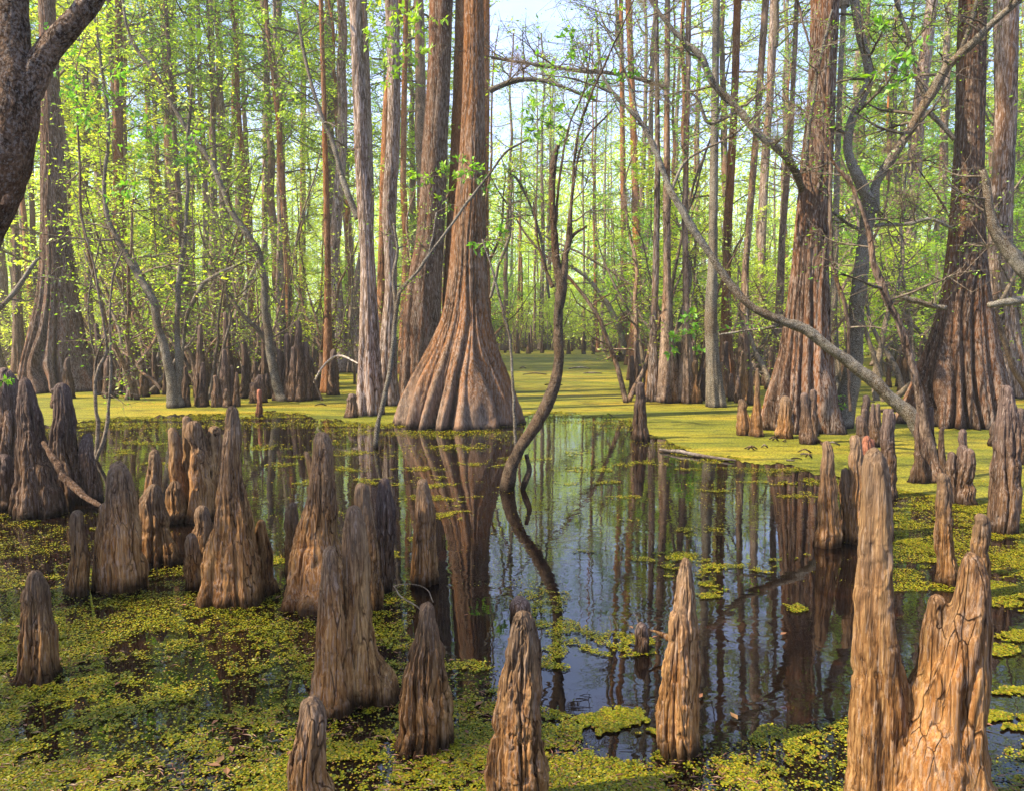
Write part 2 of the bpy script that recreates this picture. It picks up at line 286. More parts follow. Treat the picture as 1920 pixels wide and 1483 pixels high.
# dark tannin water with leaf litter faintly showing
m, t, B, L = mat('swamp_water'); g = N(t, 'ShaderNodeNewGeometry')
n1 = noise(t, L, g.outputs['Position'], 5, 8, 0.7)
c = ramp(t, [(0.42, (0.004, 0.0025, 0.002)), (0.58, (0.006, 0.003, 0.002)), (0.72, (0.025, 0.008, 0.004))], n1, L)
L(c, B.inputs['Base Color']); B.inputs['Roughness'].default_value = 0.015; B.inputs['IOR'].default_value = 1.60
mp = N(t, 'ShaderNodeMapping'); mp.inputs['Scale'].default_value = (0.7, 1.25, 1); L(g.outputs['Position'], mp.inputs[0])
n2 = noise(t, L, mp.outputs[0], 9, 2, 0.5, 0.4); n3 = noise(t, L, mp.outputs[0], 1.2, 2)
f = ramp(t, [(0.35, 0.15), (0.65, 1.0)], n3, L); mm = N(t, 'ShaderNodeMath', operation='MULTIPLY'); L(n2, mm.inputs[0]); L(f, mm.inputs[1])
bp = N(t, 'ShaderNodeBump'); bp.inputs['Strength'].default_value = 0.24; bp.inputs['Distance'].default_value = 0.005; L(mm.outputs[0], bp.inputs['Height']); L(bp.outputs[0], B.inputs['Normal'])
M['water'] = m

# ------------------------------------------------------------------ bark relief on real geometry
def relief(me, amp, s, seed=0, sz=0.16, hattr=None):
    n = len(me.vertices); co = np.empty(n*3, np.float32); me.vertices.foreach_get('co', co); co = co.reshape(-1, 3).astype(float)
    no = np.empty(n*3, np.float32); me.vertices.foreach_get('normal', no); no = no.reshape(-1, 3)
    p = co * np.array([s, s, s*sz]) + seed*3.1; wv = (fbm(co*s*0.5 + seed, 2) - 0.5)[:, None]*1.4; p = p + wv
    r1 = 1 - np.abs(2*vn(p) - 1); r2 = 1 - np.abs(2*vn(p*2.3 + 9.1) - 1)
    crack = smooth(r1, 0.80, 0.98)*1.0 + smooth(r2, 0.84, 0.99)*0.55
    plate = fbm(p*np.array([1.5, 1.5, 1.1]) + 4.0, 3) - 0.5
    fine = fbm(co*s*4.0, 2) - 0.5
    lev = fbm(p*np.array([0.8, 0.8, 0.9]) + 21.0, 3)*8; fl_ = np.floor(lev); ter = (fl_ + smooth(lev-fl_, 0.0, 0.16))/8
    d = amp*(-crack*0.8 + plate*1.0 + (ter-0.5)*4.2 + fine*0.5)
    co = co + no*d[:, None]; me.vertices.foreach_set('co', co.astype(np.float32).ravel())
    if hattr is not None:
        a = me.attributes.new('h', 'FLOAT', 'POINT'); a.data.foreach_set('value', np.clip(co[:, 2]/hattr, 0, 1).astype(np.float32))
    me.update()

# ------------------------------------------------------------------ knees
def lobe_pts(rows, Y0, seed, nth, nz, flute=0.10, zb=-0.12, dy=0.0):
    """surface of one knee finger from its silhouette rows (y, xl, xr), top to base"""
    rows = sorted(rows); z = []; x = []; r = []
    for (y, a, b) in rows:
        X, Z, s = at_plane((a+b)/2, y, Y0); z.append(Z); x.append(X); r.append((b-a)/2*s)
    z = np.array(z)[::-1]; x = np.array(x)[::-1]; r = np.array(r)[::-1]
    zt = z[-1]; r[-1] = max(r[-1], 0.50*r[-2]); r0 = r[-1]
    u = np.linspace(0, 1, nz); zz = zb + (zt - zb)*(1 - (1-u)**1.15)
    rr = np.interp(zz, z, r); xx = np.interp(zz, z, x)
    lowd = np.clip(z[0] - zz, 0, None); rr = rr + lowd*0.35
    k = max(3, nz//16) | 1; ker = np.hanning(k+2)[1:-1]; ker /= ker.sum()
    pad = lambda a: np.convolve(np.r_[np.full(k//2, a[0]), a, np.full(k//2, a[-1])], ker, 'valid')
    rr = pad(rr); xx = pad(xx)
    h = r0*1.25; cap = np.clip((zz - (zt-h))/h, 0, 1); rr = rr*np.sqrt(np.clip(1-cap**2.2, 0.0004, 1))
    rng = rs(seed); th = np.linspace(0, 2*math.pi, nth, endpoint=False)
    T, Z = np.meshgrid(th, zz); Rr = np.repeat(rr[:, None], nth, 1)
    c, s = np.cos(T), np.sin(T); q = np.stack([c*1.1+seed*1.7, s*1.1, Z*2.2/max(zt, .3)+seed], -1).reshape(-1, 3)
    big = (fbm(q, 2)-0.5).reshape(T.shape)
    tw = Z*1.1*(rng.rand()-0.5)
    q2 = np.stack([np.cos(T+tw)*1.9+seed*.7, np.sin(T+tw)*1.9, Z*0.9+seed*5], -1).reshape(-1, 3)
    gr = smooth((1-np.abs(2*vn(q2)-1)), 0.72, 0.99).reshape(T.shape)
    q3 = np.stack([np.cos(T+tw)*3.6+seed*.7, np.sin(T+tw)*3.6, Z*1.6+seed*5], -1).reshape(-1, 3)
    g2 = smooth((1-np.abs(2*vn(q3)-1)), 0.75, 0.99).reshape(T.shape)
    q4 = np.stack([c*2.2+seed, s*2.2, Z/(r0*1.2)+seed*2], -1).reshape(-1, 3)
    kn = (vn(q4)-0.5).reshape(T.shape)
    hfac = smooth(1-Z/zt, 0.0, 0.35)
    Rr = Rr*(1 + 0.24*big*(0.4+0.6*hfac) - flute*1.9*gr*(0.35+hfac) - flute*0.8*g2 + 0.07*kn)
    wz = np.stack([zz*7/max(zt, .4)+seed, zz*0+seed, zz*0], -1); Rr = Rr*(1+0.16*(vn(wz*1.7)-0.5))[:, None]; xx = xx+(vn(wz+3)-0.5)*r0*0.5
    yw = np.interp(zz, np.linspace(zb, zt, 5), rng.normal(size=5)*r0*0.35)
    V = np.stack([xx[:, None]+Rr*c, dy+yw[:, None]+Rr*s*0.95, Z], -1)
    return V
def knee(label, lobes, base_y, mt='knee', name='cypress_knee', group=None, amp=1.0, dys=None, extra=None, cat='cypress knee', fuse=False):
    """lobes: list of silhouettes; one knee (fingers grown together) = one mesh"""
    wpx = max(b-a for l in lobes for (_, a, b) in l); Yf = Yof(base_y)
    R = wpx/2*Yf/F; Y0 = Yf + R*0.55; seed = int(abs(lobes[0][0][1])*13 + base_y) % 997
    V = []; Q = []; n = 0; px0 = sum(lobes[0][-1][1:])/2; X0 = at_plane(px0, base_y, Y0)[0]; top = 0
    for k, l in enumerate(lobes):
        w = max(b-a for (_, a, b) in l); hh = max(y for y, _, _ in l)-min(y for y, _, _ in l)
        nth = int(np.clip(w*1.7, 28, 200)); nz = int(np.clip(hh*0.62, 24, 300))
        v = lobe_pts(l, Y0, seed+k*11, nth, nz, dy=(dys[k] if dys else 0.0))
        v = v - np.array([X0, 0, 0]); top = max(top, v[..., 2].max())
        V.append(v.reshape(-1, 3)); Q.append(ringq(nz, nth, n)); n += nz*nth
    me = mesh(name, np.concatenate(V), np.concatenate(Q), M[mt])
    if fuse:
        me = fuse_mesh(me, fuse, [len(v) for v in V], M[mt], name)
    relief(me, (0.0042 + 0.013*min(R, 0.2))*amp, 18/ max(0.5, min(R/0.1, 2.0))**0.5, seed, hattr=top)
    o = link(name, me, None, (X0, Y0, 0), label, cat, group)
    return o
def fuse_mesh(me, vox, sizes, mt, name):
    import bmesh
    bm = bmesh.new(); bm.from_mesh(me); bm.edges.ensure_lookup_table()
    bmesh.ops.holes_fill(bm, edges=[e for e in bm.edges if e.is_boundary], sides=0)
    bm.to_mesh(me); bm.free()
    o = bpy.data.objects.new('tmp', me); sc.collection.objects.link(o)
    md = o.modifiers.new('r', 'REMESH'); md.mode = 'VOXEL'; md.voxel_size = vox; md.use_smooth_shade = True
    s = o.modifiers.new('s', 'SMOOTH'); s.factor = 0.6; s.iterations = 7
    bpy.context.view_layer.update()
    dg = bpy.context.evaluated_depsgraph_get(); me2 = bpy.data.meshes.new_from_object(o.evaluated_get(dg)); me2.name = name
    bpy.data.objects.remove(o); me2.materials.clear(); me2.materials.append(mt)
    me2.polygons.foreach_set('use_smooth', np.full(len(me2.polygons), True)); me2.update()
    return me2

# ------------------------------------------------------------------ trunks from silhouettes
def trunk_mesh(rows, base_y, topz, mt, seed=1, flutes=12, famp=0.3, hf=0.9, X0=None, Y0=None, depthk=1.0, relief_amp=0.006, low=0.12, lean=None):
    rows = sorted(rows); z = []; x = []; r = []
    for (y, a, b) in rows:
        X, Z, s = at_plane((a+b)/2, y, Y0); z.append(Z); x.append(X-X0); r.append((b-a)/2*s)
    z = np.array(z)[::-1]; x = np.array(x)[::-1]; r = np.array(r)[::-1]
    if topz > z[-1]:
        sl = (x[-1]-x[-3])/(z[-1]-z[-3]) if len(x) > 3 else 0; sl = np.clip(sl, -0.15, 0.15); dz = topz-z[-1]
        z = np.r_[z, z[-1]+dz*0.5, topz]; x = np.r_[x, x[-1]+sl*dz*0.5, x[-1]+sl*dz*0.8]; r = np.r_[r, r[-1]*0.72, r[-1]*0.3]
    wpx = max(b-a for _, a, b in rows); zt = z[-1]
    vis = min(zt, 9*Y0/14)
    nth = int(np.clip(wpx*1.3, 36, 280)); nzv = int(np.clip(vis/Y0*F*0.33, 60, 300))
    zz = np.r_[np.linspace(-0.25, vis, nzv), np.linspace(vis, zt, 18)[1:]] if zt > vis else np.linspace(-0.25, zt, nzv)
    pz = np.interp(zz, z, np.arange(len(z))); rr = np.interp(zz, z, r); xx = np.interp(zz, z, x)
    k = 9; ker = np.hanning(k+2)[1:-1]; ker /= ker.sum(); pad = lambda a: np.convolve(np.r_[np.full(k//2, a[0]), a, np.full(k//2, a[-1])], ker, 'valid')
    rr = pad(rr); xx = pad(xx); rr = rr + np.clip(-zz, 0, None)*0.6
    th = np.linspace(0, 2*math.pi, nth, endpoint=False); T, Z = np.meshgrid(th, zz); c, s = np.cos(T), np.sin(T)
    q = np.stack([c*1.2+seed, s*1.2, Z*0.5+seed*3], -1).reshape(-1, 3); wp = (fbm(q, 2)-0.5).reshape(T.shape)
    fl = np.abs(np.sin((T + wp*1.3)*flutes/2 + seed))**0.65
    fl2 = np.abs(np.sin((T + wp*1.0)*flutes*0.93 + seed*2))**0.6
    e = np.exp(-np.clip(Z, 0, None)/hf); q2 = np.stack([c*1.6+seed*2, s*1.6, Z*0.25], -1).reshape(-1, 3); lo = (vn(q2)-0.5).reshape(T.shape)
    R = rr[:, None]*(1 - famp*(1-fl)*e*(0.6+1.2*(wp+0.5)*0.8) - famp*0.35*(1-fl2)*np.sqrt(e) + low*2*lo*(0.3+e) - 0.05*(1-fl)*(Z < vis))
    V = np.stack([xx[:, None]+R*c, R*s*depthk, Z], -1)
    me = mesh('trunk', V.reshape(-1, 3), ringq(len(zz), nth), mt); relief(me, relief_amp, 7, seed, 0.10)
    return me, (x[-1], zt)
def big_tree(name, label, rows, base_y, topz, mt='big', seed=1, crown=None, group=None, cat='cypress tree', Rk=0.8, Y0=None, **kw):
    wb = (rows[-1][2]-rows[-1][1]) if rows[-1][0] > rows[0][0] else rows[0][2]-rows[0][1]
    if Y0 is None: Yf = Yof(base_y); Y0 = Yf + wb/2*Yf/F*Rk
    X0 = at_plane(sum(rows[-1][1:])/2, base_y, Y0)[0]
    t = thing(name, label, cat, (X0, Y0, 0), group)
    me, (tx, tz) = trunk_mesh(rows, base_y, topz, M[mt], seed, X0=X0, Y0=Y0, **kw)
    link('trunk', me, t)
    if crown is not None:
        c = link('crown', CROWN[crown], t, (tx, 0, topz-19.5)); c.rotation_euler.z = seed*1.7
    return t
def stem_pts(px, Y):
    """px rows (x, y, width[, dY]); returns world points and radii"""
    P = []; R = []
    for row in px:
        dy = row[3] if len(row) > 3 else 0.0
        X, Z, s = at_plane(row[0], row[1], Y+dy); P.append((X, Y+dy, Z)); R.append(row[2]/2*s)
    return np.array(P), np.array(R)
def stem_mesh(P, R, base, mt, seed=1, n=None, flare=0.0, rel=0.006, name='trunk', twigs=None, s=14, knots=0.10):
    L = np.linalg.norm(np.diff(P, axis=0), axis=1).sum(); Y = P[:, 1].mean()
    k = int(np.clip(L/Y*F*0.30, 14, 240)); C = curve(np.c_[P, R], k); Pp = C[:, :3] - base; Rr = np.abs(C[:, 3])
    wpx = Rr.max()*2/Y*F; n = n or int(np.clip(wpx*1.4, 8, 110)); rng = rs(seed)
    if flare: Rr = Rr*(1 + flare*np.exp(-np.clip(Pp[:, 2], 0, None)/0.28))
    sl_ = np.linspace(0, L, k); lat = np.stack([sl_/max(Rr.mean()*7, 0.02)+seed, np.zeros(k), np.full(k, seed*2.0)], -1); Rr = Rr*(1+knots*2*(vn(lat)-0.5))
    Pp = Pp + (np.stack([vn(lat), vn(lat+5), vn(lat+9)], -1)-0.5)*Rr[:, None]*0.7
    Pp = np.vstack([Pp[0], Pp, Pp[-1]+(Pp[-1]-Pp[-2])*0.3]); Rr = np.r_[Rr[0]*0.02, Rr, Rr[-1]*0.05]
    W = Wood(); W.tube(Pp, Rr, n); me = W.bake(name, [mt], rng)
    if rel: relief(me, min(rel, Rr.mean()*0.12), s, seed, 0.5)
    return me, Pp, Rr
def bent_tree(name, label, px, Y=None, base_y=None, mt='hard', seed=1, limbs=(), group=None, cat='tree', flare=0.5, leafm='leafg', twig=None, rel=0.006, grow=None):
    """px: main stem rows from base to top; limbs: further stems (rows, twig options)"""
    if Y is None: Y = Yof(base_y)
    P, R = stem_pts(px, Y)
    if px[0][1] >= (base_y or 0) - 1: P[0, 2] = min(P[0, 2], 0.0); P = np.vstack([P[0]-(0, 0, 0.25), P]); R = np.r_[R[0], R]
    base = np.array([P[0, 0], P[0, 1], 0.0]); t = thing(name, label, cat, tuple(base), group); rng = rs(seed)
    if grow is not None: P = np.vstack([P, P[-1]+np.array(grow)*0.5+rng.normal(size=3)*0.15, P[-1]+np.array(grow)]); R = np.r_[R, R[-1]*0.75, R[-1]*0.45]
    me, Pp, Rr = stem_mesh(P, R, base, M[mt], seed, flare=flare, rel=rel); link('trunk', me, t)
    W = Wood(); any_ = False
    if twig: branches(W, Pp, Rr, rng, **twig); any_ = True
    for j, lb in enumerate(limbs):
        rows, tw = lb[0], lb[1]; dY = lb[2] if len(lb) > 2 else 0.0
        P2, R2 = stem_pts(rows, Y+dY)
        me, Pq, Rq = stem_mesh(P2, R2, base, M[mt], seed+j+5, rel=rel, name='limb'); link('limb', me, t)
        if tw: branches(W, Pq, Rq, rng, **tw); any_ = True
    if any_: link('crown', W.bake('crown', [M['twig'], M[leafm]], rng), t)
    return t

# ------------------------------------------------------------------ crowns shared by several trees
def crown_mesh(seed, H0, H1, nb, blen, ntw, tlen, nl, leaf, leafm, r0=0.12, up=0.2, wob=0.35):
    rng = rs(seed); k = 12; z = np.linspace(H0-0.5, H1, k); P = np.stack([np.cumsum(rng.normal(size=k))*wob*0.4, np.cumsum(rng.normal(size=k))*wob*0.4, z], -1); P[:, :2] -= P[0, :2]
    R = np.linspace(r0, 0.02, k); W = Wood(); W.tube(P, R, 7)
    branches(W, P, R, rng, nb, 0.05, 1.0, blen, ntw, tlen, nl, leaf, up=up, rr=0.6)
    return W.bake('crown', [M['twig'], M[leafm]], rng)
CROWN = [crown_mesh(11, 10, 20, 34, 3.2, 10, 0.9, 12, 0.13, 'leaf'),
         crown_mesh(12, 9, 20, 30, 3.8, 9, 1.0, 10, 0.13, 'leafy'),
         crown_mesh(13, 11, 20, 26, 3.0, 8, 0.9, 9, 0.12, 'leafg'),
         crown_mesh(14, 12, 20, 26, 2.8, 9, 0.9, 9, 0.09, 'leaf')]

# ------------------------------------------------------------------ water, duckweed
def plane(name, x0, x1, y0, y1, z, mt, **kw):
    return link(name, mesh(name, [(x0, y0, z), (x1, y0, z), (x1, y1, z), (x0, y1, z)], [(0, 1, 2, 3)], mt, flat=True), **kw)
plane('water', -400, 400, -25, 400, 0.0, M['water'], kind='structure')
FRONT = [(-900, 830), (-200, 808), (75, 796), (230, 786), (420, 779), (560, 776), (640, 792), (720, 797), (850, 800), (960, 792), (1005, 774), (1100, 777), (1180, 784), (1215, 812), (1270, 838), (1350, 858),
         (1450, 869), (1530, 887), (1640, 905), (1700, 925), (1800, 938), (1900, 950), (2100, 975), (2600, 1000)]
fx = np.array([a for a, _ in FRONT], float); fy = np.array([b for _, b in FRONT], float)
def front_y(px): return np.interp(px, fx, fy)
nx, ny = 1400, 90
pxs = np.linspace(-900, 2600, nx); jit = (fbm(np.stack([pxs*0.03, pxs*0, pxs*0], -1), 4)-0.5)*26 + (fbm(np.stack([pxs*0.25, pxs*0+3, pxs*0], -1), 2)-0.5)*8
Yf = Yof(front_y(pxs)+jit*0.8); Y1 = 160.0
u = np.linspace(0, 1, ny)[:, None]; YY = 1/((1/Yf)[None]*(1-u) + u/Y1)
XX = (pxs-960)/F*(YY*CP + (CAMH)*SP)
Vm = np.stack([XX, YY, np.full_like(XX, 0.004)], -1).reshape(-1, 3)
i = np.arange(ny-1)[:, None]*nx; j = np.arange(nx-1)[None]
Qm = np.stack([i+j, i+j+1, i+nx+j+1, i+nx+j], -1).reshape(-1, 4)
o = link('duckweed_mat', mesh('duckweed_mat', Vm, Qm, M['mat'], flat=True), label='golden green duckweed covering the far water between the trees', cat='duckweed', kind='stuff')

def inpoly(x, y, P):
    r = np.zeros(len(x), bool); n = len(P); j = n-1
    for i in range(n):
        xi, yi = P[i]; xj, yj = P[j]
        c = ((yi > y) != (yj > y)) & (x < (xj-xi)*(y-yi)/(yj-yi+1e-9)+xi); r ^= c; j = i
    return r
def world_px(X, Y):
    t = Y*CP + CAMH*SP; v = (-CAMH*CP + Y*SP)/t   # forward depth t, vertical tangent
    return 960 + X/t*F, 741.5 - v*F
NEAR = [(-200, 962), (20, 966), (120, 985), (200, 1015), (300, 1050), (365, 1062), (420, 1062), (500, 1080), (540, 1110), (620, 1122), (700, 1112), (765, 1098), (775, 1140), (760, 1185), (800, 1225), (850, 1238),
        (925, 1245), (960, 1300), (1010, 1322), (1085, 1345), (1100, 1395), (1150, 1425), (1200, 1425), (1250, 1395), (1330, 1398), (1400, 1378), (1450, 1362), (1560, 1345), (1600, 1345), (1850, 1430), (1925, 1380), (2200, 1380), (2400, 1700), (-500, 1700)]
MID = [(955, 1108), (1062, 1106), (1062, 1140), (1060, 1160), (1150, 1186), (1238, 1200), (1232, 1228), (1160, 1230), (1085, 1222), (1065, 1262), (1012, 1252), (1010, 1225), (1040, 1205), (1000, 1180), (1000, 1150), (960, 1140)]
PATCH = [(1250, 1043, 52, 8), (1300, 1052, 30, 7), (1345, 1068, 75, 11), (1330, 1104, 28, 13), (1484, 1043, 36, 7), (1480, 1142, 20, 10), (1090, 1036, 20, 4), (1310, 997, 42, 7), (1205, 975, 30, 5),
         (780, 905, 66, 9), (850, 962, 40, 9), (830, 935, 50, 6), (770, 880, 40, 4), (700, 850, 45, 5), (860, 838, 70, 5), (640, 880, 40, 4), (690, 905, 30, 5), (800, 1010, 26, 6), (580, 905, 25, 5), (900, 870, 50, 5),
         (620, 830, 30, 3), (500, 840, 40, 4), (520, 872, 26, 4), (640, 852, 26, 3), (560, 855, 22, 3), (265, 830, 40, 4), (230, 848, 26, 6), (300, 870, 30, 4), (1060, 905, 40, 4), (1120, 880, 60, 4), (1000, 860, 40, 3),
         (1150, 905, 40, 3), (1200, 870, 40, 4), (1080, 850, 30, 3), (1420, 905, 40, 3), (1300, 880, 40, 3), (1350, 920, 30, 3), (1180, 935, 30, 4), (1500, 930, 30, 3),
         (1150, 1352, 62, 17), (1200, 1378, 40, 12), (1520, 905, 60, 8), (1590, 925, 60, 8), (1700, 985, 45, 12), (1660, 965, 40, 12), (1735, 1022, 60, 14), (1700, 1010, 60, 9), (1880, 1105, 60, 30), (1900, 1190, 50, 10), (1870, 1218, 40, 8),
         (1880, 1296, 45, 8), (1850, 1345, 50, 10), (1900, 1360, 60, 14), (1890, 1030, 70, 26), (1900, 990, 70, 20), (1850, 965, 50, 12), (1790, 975, 40, 10), (1760, 955, 50, 12), (1740, 1050, 20, 6), (1720, 1120, 0, 0),
         (480, 1010, 22, 6), (505, 1050, 26, 10), (470, 985, 14, 4), (730, 1040, 20, 5), (300, 1010, 30, 8), (200, 985, 40, 8), (900, 1110, 12, 3), (150, 860, 20, 4)]
rng = rs(5); PX = []; 
def sample(x0, x1, y0, y1, n):
    py = rng.rand(n)*(y1-y0)+y0; px = rng.rand(n)*(x1-x0)+x0
    Y = Yof(py); X = (px-960)/F*(Y*CP+CAMH*SP); return px, py, X, Y
LX = []; LY = []; LS = []
# front carpet
px, py, X, Y = sample(-260, 2180, 955, 1620, 620000)
q = np.stack([X, Y, X*0], -1); nz_ = fbm(q*np.array([5, 9, 1]), 4); ns = fbm(q*28+3, 2); big = fbm(q*1.3+8, 3)
wob = (fbm(q*5+31, 3)-0.5)*60
inn = inpoly(px+wob, py+wob*0.7, NEAR); den = smooth(nz_*0.62+ns*0.38+(big-0.5)*0.35, 0.41, 0.54)
pick = inn & (rng.rand(len(px)) < 0.07+0.91*den)
LX.append(X[pick]); LY.append(Y[pick])
px, py, X, Y = sample(900, 1290, 1040, 1300, 60000); q = np.stack([X, Y, X*0], -1); wob = (fbm(q*7+31, 3)-0.5)*40
pick = inpoly(px+wob, py+wob*0.6, MID) & (fbm(q*14, 3) > 0.44) & (rng.rand(len(px)) < 0.75); LX.append(X[pick]); LY.append(Y[pick])
for (cx, c_y, rx, ry) in PATCH:
    if not rx: continue
    n = int(rx*ry*30); px, py, X, Y = sample(cx-rx*2.2, cx+rx*2.2, c_y-ry*2.4, c_y+ry*2.4, n)
    q = np.stack([X, Y, X*0], -1); e = ((px-cx)/rx)**2+((py-c_y)/ry)**2 + (fbm(q*np.array([7, 9, 1])+cx, 4)-0.5)*9 + (fbm(q*40, 2)-0.5)*3
    pick = (e < 0.6) & (rng.rand(n) < 0.7) & (fbm(q*24, 3)+(0.6-np.clip(e, -1, .6))*0.25 > 0.50); LX.append(X[pick]); LY.append(Y[pick])
# ragged fringe of the far mat, and loose specks on the open water
for (n, spread, thr) in ((60000, 14, .47), (26000, 40, .60)):
    px = rng.rand(n)*2500-250; py = front_y(px) + np.abs(rng.normal(size=n))*spread - 4; Y = Yof(py); X = (px-960)/F*(Y*CP+CAMH*SP)
    q = np.stack([X, Y, X*0], -1); pick = fbm(q*np.array([1.5, 4, 1]), 4) > thr; LX.append(X[pick]); LY.append(Y[pick])
px, py, X, Y = sample(60, 1960, 800, 1100, 36000); q = np.stack([X, Y, X*0], -1)
pick = (fbm(q*np.array([1.2, 3.5, 1])+5, 4) > 0.655) | (rng.rand(len(px)) < 0.035); LX.append(X[pick]); LY.append(Y[pick])
# right hand shallows: looser duckweed
px, py, X, Y = sample(1640, 2200, 900, 1110, 60000); q = np.stack([X, Y, X*0], -1)
pick = fbm(q*np.array([2.2, 5, 1])+2, 4) > 0.53; LX.append(X[pick]); LY.append(Y[pick])
X = np.concatenate(LX); Y = np.concatenate(LY); n = len(X)
S = np.maximum(0.0092, Y/F*2.5)*(0.6+0.8*rng.rand(n)); a = rng.rand(n)*2*math.pi
A = np.stack([np.cos(a), np.sin(a), rng.normal(size=n)*0.16], -1)
P = np.stack([X, Y, 0.005+rng.rand(n)*0.004], -1); P -= A*S[:, None]*0.5; P[:, 2] = np.maximum(P[:, 2], 0.003)
v, q = leaves(P, A, S, rng, 0.85, flat=4.0); v[:, 2] = np.maximum(v[:, 2], 0.0025)
link('floating_duckweed', mesh('floating_duckweed', v, q, M['weed'], flat=True), label='loose yellow green duckweed leaflets floating on the dark near water', cat='duckweed', kind='stuff')

# ------------------------------------------------------------------ cypress knees in the foreground
knee('short lone knee with a knobbed tip at the lower left edge', [[(1068, 56, 74), (1090, 50, 80), (1120, 45, 88), (1180, 42, 98), (1240, 34, 108), (1283, 27, 118)], [(1102, 42, 56), (1125, 40, 58), (1180, 40, 60), (1280, 36, 70)]], 1283)
knee('narrow straight brown knee left of the broad split one', [[(955, 136, 153), (980, 133, 160), (1040, 132, 166), (1080, 128, 168), (1117, 124, 171)]], 1117)
knee('broad brown knee with a long bark strip, right of the narrow straight one', [[(866, 208, 228), (890, 202, 240), (950, 194, 254), (1010, 190, 262), (1060, 184, 268), (1112, 180, 274)], [(940, 192, 208), (990, 183, 206), (1050, 176, 200), (1110, 174, 205)]], 1112)
knee('hollow scarred knee with a low side root, behind the broad brown one', [[(908, 276, 296), (940, 262, 306), (1000, 260, 314), (1062, 262, 318)], [(985, 300, 314), (1015, 302, 326), (1040, 306, 338), (1060, 306, 346)]], 1060)
knee('small knee peeking above the hollow scarred one', [[(843, 280, 296), (870, 276, 300), (905, 270, 302), (985, 268, 304)]], 990, 'knee')
knee('small pale knobbed knee at the foot of the finger cluster', [[(899, 318, 338), (940, 310, 350), (978, 309, 354)]], 980)
knee('cluster of four grey-topped finger knees grown together', [[(782, 336, 350), (820, 333, 358), (900, 332, 366), (972, 335, 372)], [(800, 316, 332), (830, 315, 338), (900, 316, 345), (925, 316, 348), (970, 322, 350)], [(787, 354, 382), (820, 352, 386), (870, 355, 392), (930, 362, 402), (975, 362, 408)], [(799, 383, 405), (830, 382, 410), (880, 390, 414), (940, 390, 418), (975, 385, 420)], [(845, 366, 378), (880, 364, 384), (930, 362, 390), (975, 358, 398)]], 975, dys=[0.1, 0, 0, 0.05, -0.08], fuse=0.008)
knee('slim knee standing between the finger cluster and the tallest pointed knee', [[(948, 364, 386), (990, 362, 394), (1040, 362, 398), (1075, 360, 400)]], 1078)
knee('short slim knee at the left foot of the tallest pointed knee', [[(998, 350, 372), (1040, 347, 376), (1080, 346, 378), (1108, 345, 382)]], 1109)
knee('tallest pointed knee of the left group with a wide cracked base', [[(760, 424, 442), (790, 421, 446), (850, 416, 452), (900, 412, 457), (950, 405, 467), (1000, 394, 476), (1050, 385, 486), (1100, 378, 494), (1138, 374, 502)], [(985, 468, 480), (1010, 466, 488), (1050, 470, 500), (1095, 470, 502)]], 1138, dys=[0, 0.12])
knee('slender dark knee left of the bent knee with a side spike', [[(942, 540, 556), (980, 534, 560), (1040, 533, 560), (1085, 535, 560)]], 1090)
knee('tall brown knee leaning right, with a torn spike on its left side', [[(811, 590, 617), (850, 588, 626), (900, 584, 628), (925, 580, 628), (960, 570, 630), (1000, 558, 632), (1050, 548, 634), (1100, 538, 636), (1137, 533, 640)], [(845, 569, 574), (865, 573, 586), (890, 580, 600), (940, 585, 605)]], 1137)
knee('large twin-peaked knee with ribbed foot in the centre foreground', [[(1022, 612, 632), (1060, 606, 638), (1120, 603, 645), (1200, 598, 652), (1280, 592, 660), (1335, 592, 672)], [(948, 648, 672), (1000, 638, 684), (1060, 636, 690), (1140, 640, 696), (1220, 640, 704), (1290, 640, 712), (1338, 640, 702)], [(1230, 690, 704), (1265, 690, 724), (1300, 680, 742)]], 1336, dys=[-0.02, 0.03, 0.06], fuse=0.006)
knee('pale-topped knee directly behind the large twin-peaked knee', [[(905, 664, 688), (950, 664, 700), (1000, 666, 708), (1060, 678, 714), (1120, 686, 716), (1150, 690, 716)]], 1150)
knee('slim knee right of the pale-topped one, touching it', [[(896, 712, 730), (950, 704, 738), (1000, 702, 741), (1060, 706, 740), (1110, 704, 736)]], 1114, 'kneedark')
knee('lone knee standing in open water right of the pair', [[(898, 785, 802), (950, 779, 812), (1000, 776, 820), (1050, 773, 824), (1098, 773, 827)]], 1098)
knee('stout pointed knee with smooth shoulder left of the centre foreground one', [[(1133, 790, 812), (1180, 784, 822), (1230, 766, 830), (1280, 756, 838), (1330, 748, 844), (1380, 740, 850), (1410, 736, 857)]], 1410)
knee('tall cracked knee rising from the bottom edge in the centre', [[(1143, 968, 994), (1180, 954, 1002), (1200, 950, 1004), (1260, 938, 1008), (1320, 930, 1013), (1400, 921, 1022), (1483, 914, 1030), (1560, 906, 1040)]], 1560, amp=1.5)
knee('rounded blunt knee at the bottom edge left of centre', [[(1305, 568, 598), (1340, 556, 610), (1400, 545, 614), (1483, 530, 624), (1560, 522, 634)]], 1560)
knee('solitary light brown knee in the dark open pool', [[(1046, 1275, 1293), (1080, 1266, 1301), (1150, 1259, 1306), (1200, 1251, 1308), (1270, 1242, 1310), (1340, 1235, 1311), (1424, 1230, 1310)]], 1424)
